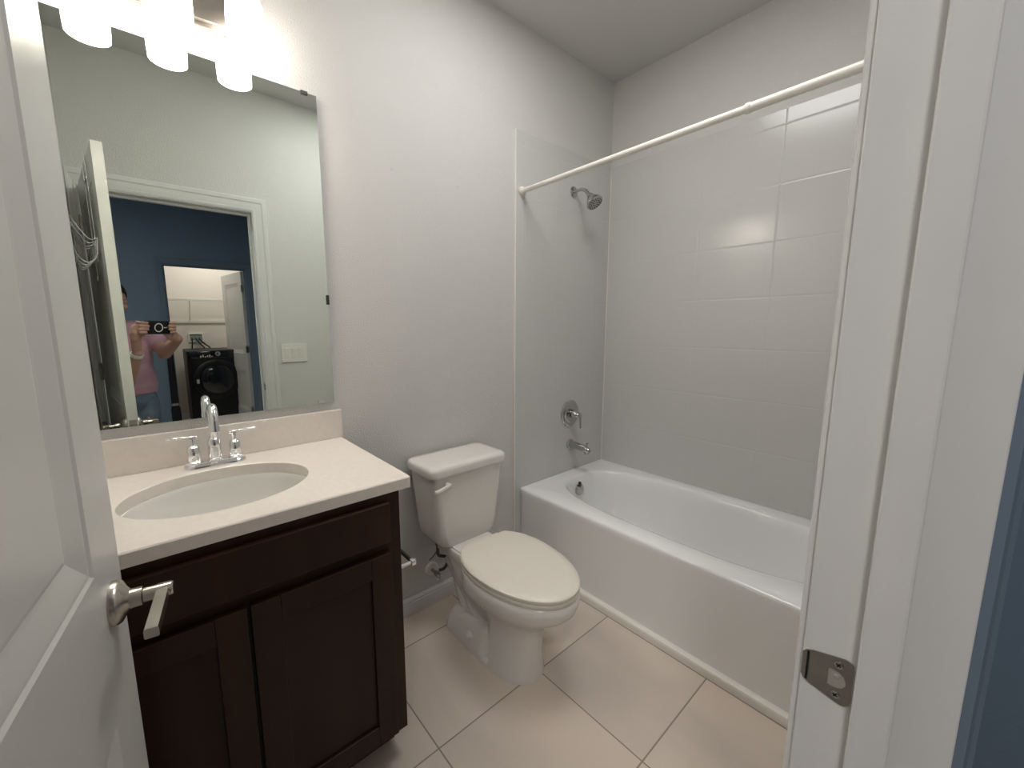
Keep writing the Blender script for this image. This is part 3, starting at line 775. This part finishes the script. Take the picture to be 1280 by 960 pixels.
R_ = [outring(X0+0.014, X1, Y0, Y1, 0.0), outring(X0+0.010, X1, Y0, Y1, 0.05), outring(X0+0.002, X1, Y0, Y1, HT-0.035), outring(X0, X1, Y0, Y1, HT-0.014), outring(X0+0.003, X1, Y0, Y1, HT-0.005), outring(X0+0.010, X1, Y0, Y1, HT),
      tubring(1.573, 2.197, -1.395, -0.082, 0, HT, p=2.9), tubring(1.585, 2.186, -1.385, -0.094, 0, HT-0.004, p=2.9), tubring(1.595, 2.177, -1.375, -0.102, 0, HT-0.016, p=2.9),
      tubring(1.612, 2.165, -1.35, -0.112, 0, HT-0.07, p=2.9), tubring(1.625, 2.150, -1.29, -0.122, 0, HT-0.17, p=2.9), tubring(1.645, 2.130, -1.22, -0.135, 0, HT-0.28, p=2.9), tubring(1.675, 2.100, -1.16, -0.165, 0, HT-0.335, p=2.8),
      tubring(1.73, 2.05, -1.08, -0.23, 0, HT-0.352, p=2.6), tubring(1.85, 1.93, -0.70, -0.50, 0, HT-0.357, p=2.2)]
loft(b, R_, True, True)
link('tub_shell', b, M_tub, tubE, auto=60)
b = NB(); prism(b, [(XT-0.012, 0.0005), (XT+0.014, 0.0005), (XT+0.014, 0.040), (XT-0.002, 0.040), (XT-0.010, 0.034), (XT-0.012, 0.026)], 'y', Y0, -0.012)
link('apron_base_strip', b, M_rod, tubE, smooth=False)
b = NB(); lathe(b, (1.872, -0.117, 0.352), (0, -1, 0.12), [(0, 0.036), (0.006, 0.036), (0.011, 0.030), (0.012, 0.016), (0.014, 0.015), (0.015, 0.003)], 40)
ov = link('overflow_plate', b, M_chrome2, tubE)
b = NB(); tube(b, [(1.866, -0.128, 0.375), (1.852, -0.137, 0.399)], [0.006, 0.009], 14); lathe(b, (1.852, -0.137, 0.401), (0, -1, 0.1), [(-0.006, 0.009), (0.004, 0.009), (0.006, 0.005)], 16)
link('trip_lever', b, M_dark, ov)
b = NB(); lathe(b, (1.880, -0.34, HT-0.356), (0, 0, 1), [(0, 0.035), (0.004, 0.034), (0.005, 0.02)], 32); link('drain', b, M_chrome2, tubE)

# tub spout, valve, shower head
sp_ = empty('tub_spout', (1.910, -0.009, 0.600), 'chrome tub spout on the end wall above the tub', 'spout')
b = NB(); lathe(b, (1.908, -0.009, 0.603), (0, -1, 0), [(0, 0.033), (0.006, 0.033), (0.011, 0.028), (0.013, 0.025)], 36); link('flange', b, M_chrome2, sp_)
b = NB()
pts = [(1.908, -0.018, 0.603), (1.908, -0.06, 0.603), (1.908, -0.11, 0.601), (1.908, -0.135, 0.598), (1.908, -0.150, 0.592), (1.908, -0.156, 0.582)]
tube(b, pts, [0.024, 0.0225, 0.0205, 0.0195, 0.016, 0.010], 28)
lathe(b, (1.908, -0.137, 0.592), (0, 0, -1), [(0, 0.016), (0.022, 0.0155), (0.024, 0.012)], 24)
link('spout_tube', b, M_chrome2, sp_)
b = NB(); lathe(b, (1.908, -0.138, 0.614), (0, 0, 1), [(0, 0.004), (0.016, 0.004), (0.017, 0.008), (0.022, 0.008), (0.024, 0.004)], 16); link('diverter_knob', b, M_chrome2, sp_)
va = empty('shower_valve', (1.900, -0.009, 0.800), 'round chrome shower valve plate with a lever above the tub spout', 'shower valve')
b = NB(); lathe(b, (1.897, -0.009, 0.800), (0, -1, 0), [(0, 0.083), (0.003, 0.083), (0.008, 0.078), (0.010, 0.070), (0.010, 0.056), (0.013, 0.052), (0.014, 0.040), (0.014, 0.032)], 56); link('escutcheon', b, M_chrome2, va)
b = NB(); lathe(b, (1.897, -0.022, 0.800), (0, -1, 0), [(0, 0.027), (0.016, 0.027), (0.017, 0.021), (0.020, 0.021), (0.021, 0.0245), (0.038, 0.0225), (0.052, 0.018), (0.060, 0.013), (0.074, 0.012), (0.076, 0.009)], 36)
hv = link('valve_hub', b, M_chrome2, va)
b = NB(); lathe(b, (1.897, -0.0385, 0.800), (0, -1, 0), [(0, 0.0225), (0.003, 0.0225)], 32); lathe(b, (1.897, -0.030, 0.800), (0, -1, 0), [(0, 0.0276), (0.003, 0.0276)], 32); link('dark_ring', b, M_black, hv)
b = NB(); tube(b, [(1.897, -0.089, 0.812), (1.897, -0.090, 0.800), (1.898, -0.092, 0.760), (1.899, -0.094, 0.722)], [0.007, 0.0075, 0.0055, 0.0065], 14); link('lever', b, M_chrome2, hv)
sh_ = empty('shower_head_fixture', (1.887, -0.009, 2.085), 'chrome round shower head on a short bent arm high on the tiled end wall', 'shower head')
b = NB(); lathe(b, (1.887, -0.009, 2.083), (0, -1, 0), [(0, 0.030), (0.004, 0.030), (0.010, 0.020), (0.012, 0.011)], 32); link('flange', b, M_chrome2, sh_)
b = NB(); tube(b, smoothpath([(1.887, -0.015, 2.083), (1.888, -0.055, 2.086), (1.889, -0.090, 2.072), (1.890, -0.118, 2.040)], 6), 0.0095, 16); link('arm', b, M_chrome2, sh_)
b = NB(); hd = Vector((0.0, -0.60, -0.80)).normalized()
ho = Vector((1.890, -0.114, 2.046))
lathe(b, ho, hd, [(0, 0.012), (0.004, 0.016), (0.014, 0.017), (0.020, 0.022), (0.042, 0.037), (0.058, 0.045), (0.066, 0.046), (0.070, 0.043), (0.0705, 0.040)], 40)
head = link('head', b, M_chrome2, sh_)
b = NB(); lathe(b, ho+hd*0.0702, hd, [(0, 0.040), (0.0015, 0.040), (0.0025, 0.034), (0.003, 0.002)], 40)
_, hu, hv2 = frame_of(hd); nz_ = NB()
for rr_, cnt in ((0.012, 6), (0.024, 12), (0.034, 16)):
    for i in range(cnt):
        a = 2*PI*i/cnt; lathe(nz_, ho+hd*0.0722+(hu*math.cos(a)+hv2*math.sin(a))*rr_, hd, [(0, 0.0034), (0.003, 0.0024)], 8)
face = link('spray_face', b, M_chrome2, head)
link('nozzles', nz_, M_dark, head)

# shower curtain rod
rod = empty('shower_curtain_rod', (1.478, YS/2, 2.008), 'white telescoping shower curtain rod above the tub edge', 'curtain rod')
RX, RZ = 1.476, 2.008
b = NB(); tube(b, [(RX, -0.020, RZ), (RX, -1.035, RZ)], 0.0120, 24); link('rod_tube', b, M_rod, rod)
b = NB(); tube(b, [(RX, -1.020, RZ), (RX, YS+0.012, RZ)], 0.0140, 24); lathe(b, (RX, -1.016, RZ), (0, -1, 0), [(0, 0.0145), (0.003, 0.0162), (0.014, 0.0162), (0.017, 0.0145)], 24); link('rod_sleeve', b, M_rod, rod)
for y, s in ((-0.009, -1), (YS+0.009, 1)):
    b = NB(); lathe(b, (RX, y, RZ), (0, s, 0), [(0, 0.021), (0.004, 0.0225), (0.010, 0.0215), (0.018, 0.0165), (0.026, 0.0145)], 28); link('end_cap', b, M_rod, rod)

# light switch plate on the door wall (seen in the mirror)
swx0, swx1, swz0, swz1 = 0.629, 0.797, 1.094, 1.220
sw = empty('light_switch_plate', ((swx0+swx1)/2, YS, 1.157), 'white three-gang light switch plate reflected in the mirror', 'light switch')
b = NB(); box(b, swx0, swx1, YS+0.0005, YS+0.007, swz0, swz1, 0.003); link('cover_plate', b, M_white, sw, smooth=False)
for k in range(3):
    cx = (swx0+swx1)/2 + (k-1)*0.046
    b = NB(); box(b, cx-0.0175, cx+0.0175, YS+0.0065, YS+0.0078, 1.122, 1.192, 0.0006); 
    loft(b, [[Vector((cx-0.0155, YS+0.0075, 1.125)), Vector((cx+0.0155, YS+0.0075, 1.125)), Vector((cx+0.0155, YS+0.0075, 1.189)), Vector((cx-0.0155, YS+0.0075, 1.189))],
             [Vector((cx-0.0150, YS+0.0085, 1.126)), Vector((cx+0.0150, YS+0.0085, 1.126)), Vector((cx+0.0150, YS+0.0125, 1.188)), Vector((cx-0.0150, YS+0.0125, 1.188))]])
    link('rocker_switch', b, M_rod, sw, smooth=False)

# ------------------------------------------------------------------ laundry closet seen in the mirror
WX0, WX1, WY0, WY1, WZ = 0.290, 0.975, YB+0.10, -5.00, 1.035
wa = empty('washing_machine', ((WX0+WX1)/2, (WY0+WY1)/2, 0), 'black front-loading washing machine in the laundry closet, seen in the mirror', 'washing machine')
b = NB(); box(b, WX0, WX1, WY0, WY1, 0.03, WZ, 0.012, 3)
for x in (WX0+0.06, WX1-0.06):
    for y in (WY0+0.06, WY1-0.06): lathe(b, (x, y, 0), (0, 0, 1), [(0, 0.022), (0.035, 0.018)], 14)
link('washer_body', b, M_black, wa)
b = NB(); box(b, WX0+0.006, WX1-0.006, WY1-0.002, WY1+0.012, 0.925, WZ-0.006, 0.004); link('control_panel', b, M_blackgloss, wa)
b = NB(); lathe(b, (0.632, WY1+0.012, 0.983), (0, 1, 0), [(0, 0.030), (0.018, 0.029), (0.022, 0.024), (0.023, 0.005)], 32)
link('cycle_knob', b, M_chrome, wa)
for i, dx in enumerate((-0.19, -0.165, -0.14, -0.115, -0.09, -0.065)):
    b = NB(); box(b, 0.632+dx-0.007, 0.632+dx+0.007, WY1+0.0115, WY1+0.014, 0.94+0.006*(i % 2), 0.955+0.01*((i+1) % 3), 0.001); link('button', b, M_white, wa)
b = NB(); box(b, 0.83, 0.93, WY1+0.0115, WY1+0.0135, 0.975, 0.985, 0.001); box(b, 0.90, 0.93, WY1+0.0115, WY1+0.0135, 0.985, 1.000, 0.001); link('panel_marking', b, M_white, wa)
dc = (0.605, WY1, 0.640)
b = NB(); lathe(b, dc, (0, 1, 0), [(0, 0.262), (0.020, 0.262), (0.034, 0.252), (0.040, 0.238), (0.036, 0.205), (0.026, 0.195)], 64); dr = link('door', b, M_black, wa)
b = NB(); lathe(b, (dc[0], WY1+0.018, dc[2]), (0, 1, 0), [(0, 0.200), (0.012, 0.192), (0.024, 0.150), (0.030, 0.08), (0.031, 0.005)], 56); link('door_glass', b, M_blackgloss, dr)
b = NB()
vr = lathe(b, (dc[0], WY1+0.0, dc[2]), (0, 1, 0), [(0.018, 0.2615), (0.021, 0.267), (0.027, 0.266), (0.030, 0.2575)], 64, cap0=False, cap1=False)
link('door_ring', b, M_dark, dr)
b = NB(); box(b, dc[0]-0.235, dc[0]-0.205, WY1+0.034, WY1+0.046, 0.600, 0.655, 0.004); link('door_latch', b, M_white, dr)

# supply box with hoses
bx = empty('laundry_outlet_box', (0.47, YB, 1.19), 'recessed laundry outlet box with hoses on the white wall above the washing machine', 'outlet box')
b = NB()
for a in ((0.375, 0.395, 1.125, 1.255), (0.545, 0.565, 1.125, 1.255), (0.395, 0.545, 1.125, 1.145), (0.395, 0.545, 1.237, 1.255)): box(b, a[0], a[1], YB+0.0005, YB+0.014, a[2], a[3], 0.001)
link('box_frame', b, M_white, bx, smooth=False)
b = NB(); box(b, 0.395, 0.545, YB+0.0005, YB+0.003, 1.145, 1.237); link('box_interior', b, M_mirbk, bx, smooth=False)
for x, dx in ((0.42, -0.01), (0.47, 0.09), (0.51, 0.12)):
    b = NB(); tube(b, smoothpath([(x, YB+0.006, 1.18), (x, YB+0.035, 1.16), (x+dx*0.5, YB+0.045, 1.09), (x+dx, YB+0.04, 1.02), (x+dx, YB+0.05, 0.85)], 6), 0.009, 10); link('hose', b, M_black, bx)

# wire shelf
wsf = empty('wire_shelf', (0.8, YB+0.15, 1.72), 'white wire shelf high on the laundry closet wall', 'shelf')
b = NB()
for y, z in ((YB+0.006, 1.735), (YB+0.15, 1.735), (YB+0.30, 1.735), (YB+0.302, 1.705)): tube(b, [(0.003, y, z), (1.597, y, z)], 0.0035, 8)
for i in range(63):
    x = 0.015+0.0253*i; tube(b, [(x, YB+0.006, 1.739), (x, YB+0.30, 1.739), (x, YB+0.303, 1.705)], 0.0014, 5)
link('wire_deck', b, M_white, wsf)
for x in (0.42, 1.25):
    b = NB(); tube(b, [(x, YB+0.29, 1.722), (x, YB+0.004, 1.44)], 0.005, 8); link('bracket', b, M_white, wsf)
    b = NB(); tube(b, [(x, YB+0.004, 1.46), (x, YB+0.004, 1.73)], 0.005, 8); link('wall_rail', b, M_white, wsf)
b = NB(); box(b, 0.003, 1.597, YB+0.0005, YB+0.018, 1.40, 1.44, 0.002); o = link('trim_6', b, M_laundry, smooth=False); o['kind'] = 'structure'

# laundry door, swung inward
LM = Matrix.Translation((LX1-0.004, YL-0.088, 0)) @ Matrix.Rotation(math.radians(-90-9), 4, 'Z')
# local +x runs into the closet; thickness along -y local
LD = panel_door('door_2', 0.76, 0.035, 0.012, 2.03, [(0.235, 0.765), (0.995, 1.90)], M_door, LM @ Matrix.Translation((0, 0.0, 0)))
for z in (0.25, 1.05, 1.82):
    b = NB(); tube(b, [(-0.004, -0.04, z-0.045), (-0.004, -0.04, z+0.045)], 0.0065, 12); box(b, 0, 0.0015, -0.036, -0.004, z-0.044, z+0.044); T(b, LM); link('hinge', b, M_nickel2, LD)
b = NB(); lathe(b, (0.70, -0.035, 0.936), (0, -1, 0), [(0, 0.032), (0.008, 0.032), (0.016, 0.014), (0.045, 0.011)], 28); T(b, LM); h = link('door_handle', b, M_nickel, LD)
b = NB(); tube(b, [(0.705, -0.078, 0.936), (0.60, -0.080, 0.936)], 0.008, 12); T(b, LM); link('handle_lever', b, M_nickel, h)

# slim black case standing at the laundry doorway
kc = empty('black_case', (0.105, YL+0.055, 0), 'tall slim black case with a pale band standing at the laundry doorway, in the mirror', 'case')
b = NB(); rg = []
for z, hw_, hd_ in ((0.002, 0.040, 0.030), (0.03, 0.045, 0.034), (0.40, 0.045, 0.034), (0.43, 0.036, 0.028), (0.80, 0.032, 0.026), (1.12, 0.026, 0.022), (1.18, 0.018, 0.016)):
    rg.append([Vector((0.105+0.02*z/1.1*0 + p[0], YL+0.060+p[1], z)) for p in rrect(-hw_, hw_, -hd_, hd_, 0.012, 4)])
loft(b, rg); link('case_body', b, M_black, kc)
b = NB(); rg = []
for z, e in ((0.44, 0.0005), (0.455, 0.0015), (0.47, 0.0005)): rg.append([Vector((0.105+p[0], YL+0.060+p[1], z)) for p in rrect(-0.0365-e, 0.0365+e, -0.0285-e, 0.0285+e, 0.012, 4)])
loft(b, rg); link('band', b, M_nickel, kc)

# ------------------------------------------------------------------ person in the doorway, holding a phone (seen in the mirror)
def capsule(bm, a, b_, ra, rb, n=20, fl=1.0, side=None):
    """tapered limb with round ends; fl flattens it along 'side'"""
    a, b_ = Vector(a), Vector(b_); d = (b_-a); L = d.length
    if L < 1e-6: d = Vector((0, 0, 1)); L = 1e-6
    d, u, v = frame_of(d)
    if side is not None:
        v = Vector(side).normalized(); u = d.cross(v).normalized(); v = u.cross(d).normalized()
    rings = []
    for k in range(5): 
        t = PI/2*(k+0.35)/5; rings.append((-ra*math.cos(t), ra*math.sin(t)))
    rings.append((0, ra)); rings.append((L, rb))
    for k in range(5):
        t = PI/2*(4.65-k)/5; rings.append((L+rb*math.cos(t), rb*math.sin(t)))
    loft(bm, [[a + d*t + (u*math.cos(q) + v*math.sin(q)*fl)*r for q in [2*PI*i/n for i in range(n)]] for t, r in rings])
def ellipsoid(bm, c, r, rot=None, n=24):
    g = bmesh.ops.create_uvsphere(bm, u_segments=n, v_segments=n//2, radius=1.0)
    M = Matrix.Translation(c) @ (rot.to_4x4() if rot else Matrix.Identity(4)) @ Matrix.Diagonal((*r, 1))
    bmesh.ops.transform(bm, matrix=M, verts=g['verts'])
def fuse(o, vox, sm=4):
    m = o.modifiers.new('fuse', 'REMESH'); m.mode = 'VOXEL'; m.voxel_size = vox; m.use_smooth_shade = True
    s = o.modifiers.new('soften', 'SMOOTH'); s.factor = 0.5; s.iterations = sm
FACE = Vector((0.42, 0.91, 0)).normalized(); SIDE = Vector((FACE.y, -FACE.x, 0))  # SIDE = person's right hand side
PC = Vector((-0.205, -1.985, 0))
def P_(s, f, z): return PC + SIDE*s + FACE*f + Vector((0, 0, z))
per = empty('person', PC, 'person in pink shirt and jeans holding up a phone, seen in the mirror', 'person')
R3 = Matrix((SIDE, FACE, Vector((0, 0, 1)))).transposed()
shR, shL = P_(0.175, -0.01, 1.315), P_(-0.175, 0.0, 1.315)
elR, elL = Vector((0.018, -1.905, 1.170)), Vector((-0.185, -1.735, 1.000))
wrR, wrL = Vector((0.090, -1.745, 1.262)), Vector((-0.113, -1.628, 1.185))
b = NB()
# head
hc = P_(-0.018, 0.02, 1.505)
HR = R3 @ Matrix.Rotation(math.radians(-12), 3, 'X')
def H(x, y, z): return hc + HR @ Vector((x, y, z))
ellipsoid(b, H(0, -0.012, 0.022), (0.074, 0.092, 0.092), HR); ellipsoid(b, H(0, 0.012, -0.040), (0.058, 0.070, 0.070), HR)
ellipsoid(b, H(0, 0.050, -0.085), (0.030, 0.026, 0.024), HR)
capsule(b, H(0, 0.074, 0.008), H(0, 0.092, -0.030), 0.009, 0.014); ellipsoid(b, H(0, 0.076, -0.058), (0.024, 0.010, 0.007), HR); ellipsoid(b, H(0, 0.075, -0.068), (0.022, 0.010, 0.007), HR)
for s in (-1, 1):
    ellipsoid(b, H(s*0.076, -0.008, -0.010), (0.008, 0.020, 0.032), HR); ellipsoid(b, H(s*0.030, 0.066, 0.006), (0.016, 0.010, 0.010), HR)
    ellipsoid(b, H(s*0.044, 0.052, -0.028), (0.022, 0.020, 0.020), HR); capsule(b, H(s*0.012, 0.078, 0.024), H(s*0.048, 0.066, 0.026), 0.007, 0.006)
capsule(b, P_(0, 0.0, 1.34), H(0, -0.015, -0.06), 0.058, 0.054)
# torso core
capsule(b, P_(-0.09, 0, 1.29), P_(0.09, 0, 1.29), 0.085, 0.085, fl=0.9); ellipsoid(b, P_(0, 0.0, 1.13), (0.150, 0.105, 0.20), R3); ellipsoid(b, P_(0, 0.005, 0.95), (0.150, 0.110, 0.15), R3); ellipsoid(b, P_(0, -0.01, 0.86), (0.160, 0.110, 0.11), R3)
for s in (-1, 1):
    hip = P_(s*0.085, 0, 0.84); kn = P_(s*0.10, 0.03, 0.46); an = P_(s*0.11, 0.0, 0.08)
    capsule(b, hip, kn, 0.082, 0.055); capsule(b, kn, an, 0.054, 0.036); capsule(b, an+Vector((0, 0, -0.040)), P_(s*0.12, 0.15, 0.032), 0.034, 0.028)
for sh0, el, wr in ((shR, elR, wrR), (shL, elL, wrL)):
    capsule(b, sh0, el, 0.052, 0.040); capsule(b, el, wr, 0.043, 0.028)
# hands: phone frame runs from PA (lens end) to PB along camera right
PA, PB = CAM - RIGHT*0.026 - FWD*0.014, CAM + RIGHT*0.134 - FWD*0.014
ZU = UP
def finger(bm, pts, r0=0.0088, r1=0.0072):
    for i in range(len(pts)-1):
        t0 = i/(len(pts)-1); t1 = (i+1)/(len(pts)-1)
        capsule(bm, pts[i], pts[i+1], r0+(r1-r0)*t0, r0+(r1-r0)*t1, 12)
def hand(bm, wr, end, out, sg):
    """palm beside and behind the phone's end; fingers wrap the back, thumb under/in front. out = direction away from phone"""
    palm = end + out*0.030 - ZU*0.040 - FWD*0.018
    capsule(bm, wr, palm, 0.027, 0.031, 18, 0.62, side=FWD)
    pc = palm + ZU*0.012
    capsule(bm, pc - ZU*0.030, pc + ZU*0.020, 0.028, 0.025, 18, 0.6, side=FWD)
    lens = (0.030, 0.036, 0.034, 0.026)
    for k in range(4):
        z = 0.030 - 0.0195*k; base = end + out*0.024 + ZU*z - FWD*0.010
        k1 = base + FWD*0.022 + out*0.004; L = lens[k]
        k2 = k1 + FWD*0.006 - out*L*0.75; k3 = k2 - out*L*0.55 - FWD*0.002
        finger(bm, [base - FWD*0.006 - ZU*0.01, base, k1, k2, k3])
    tb = palm - out*0.010 - ZU*0.012 - FWD*0.004
    t1 = end - out*0.004 - ZU*0.050 - FWD*0.016; t2 = end - out*0.030 - ZU*0.030 - FWD*0.018
    finger(bm, [tb, t1, t2], 0.0115, 0.0088)
hand(b, wrL, PA, -RIGHT, -1); hand(b, wrR, PB, RIGHT, 1)
body = link('body', b, M_skin, per); fuse(body, 0.0042, 3)
# hair: cap over the skull
b = NB(); ellipsoid(b, H(0, -0.022, 0.036), (0.084, 0.098, 0.094), HR); ellipsoid(b, H(0, -0.055, -0.02), (0.072, 0.062, 0.085), HR)
bmesh.ops.bisect_plane(b, geom=b.verts[:]+b.edges[:]+b.faces[:], plane_co=H(0, 0.052, 0.052), plane_no=(HR @ Vector((0, 0.80, -0.60))), clear_outer=True)
bmesh.ops.holes_fill(b, edges=[e for e in b.edges if e.is_boundary])
hair = link('hair', b, M_hair, per); fuse(hair, 0.006, 3)
# shirt
b = NB()
capsule(b, P_(-0.10, 0, 1.295), P_(0.10, 0, 1.295), 0.098, 0.098, fl=0.9); ellipsoid(b, P_(0, 0.0, 1.14), (0.172, 0.128, 0.215), R3); ellipsoid(b, P_(0, 0.012, 1.00), (0.176, 0.138, 0.175), R3)
capsule(b, P_(-0.07, 0, 0.955), P_(0.07, 0, 0.955), 0.112, 0.112, fl=1.1)
for sh0, el in ((shR, elR), (shL, elL)): capsule(b, sh0, sh0.lerp(el, 0.52), 0.068, 0.064)
bmesh.ops.bisect_plane(b, geom=b.verts[:]+b.edges[:]+b.faces[:], plane_co=(0, 0, 0.90), plane_no=(0, 0, -1), clear_outer=True)
bmesh.ops.holes_fill(b, edges=[e for e in b.edges if e.is_boundary])
shirt = link('shirt', b, M_pink, per); fuse(shirt, 0.008, 4)
# jeans
b = NB(); ellipsoid(b, P_(0, -0.005, 0.88), (0.170, 0.124, 0.12), R3)
for s in (-1, 1):
    hip = P_(s*0.085, 0, 0.84); kn = P_(s*0.10, 0.03, 0.46); an = P_(s*0.11, 0.0, 0.09)
    capsule(b, hip, kn, 0.092, 0.068); capsule(b, kn, an, 0.068, 0.056)
jeans = link('jeans', b, M_jean, per); fuse(jeans, 0.008, 4)
# wrist watch on the left wrist
b = NB(); dd = (wrL-elL).normalized(); c0 = wrL - dd*0.012
lathe(b, c0 - dd*0.009, dd, [(0, 0.0285), (0, 0.0315), (0.018, 0.0315), (0.018, 0.0285)], 32)
link('watch_band', b, M_white, per)

# phone held in landscape, its lens end at the left
ph_e = empty('phone', PA.lerp(PB, 0.5), 'black phone with a white ring mark held in both hands, in the mirror', 'phone')
PM = Matrix((RIGHT, UP, FWD)).transposed().to_4x4(); PM.translation = PA.lerp(PB, 0.5)
b = NB(); rr0 = rrect(-0.080, 0.080, -0.0395, 0.0395, 0.011, 6)
loft(b, [[Vector((x*k, y*k2, z)) for x, y in rr0] for k, k2, z in ((0.975, 0.95, -0.0055), (1, 1, -0.004), (1, 1, 0.004), (0.975, 0.95, 0.0055))]); T(b, PM); link('phone_body', b, M_black, ph_e)
b = NB(); 
vr = lathe(b, (0.008, 0, 0.0054), (0, 0, 1), [(0, 0.0215), (0.0006, 0.0215), (0.0006, 0.0265), (0, 0.0265)], 48, cap0=False, cap1=False)
box(b, 0.040, 0.062, -0.0025, 0.0025, 0.0053, 0.0060); T(b, PM); link('ring_mark', b, M_white, ph_e)
b = NB(); box(b, -0.077, -0.045, -0.0365, 0.0365-0.036, 0.0052, 0.0070, 0.0006)
for cx, cy in ((-0.068, -0.012), (-0.068, -0.028), (-0.053, -0.020)): lathe(b, (cx, cy, 0.0068), (0, 0, 1), [(0, 0.0062), (0.0012, 0.006), (0.0013, 0.004)], 20)
T(b, PM); link('phone_cameras', b, M_blackgloss, ph_e)
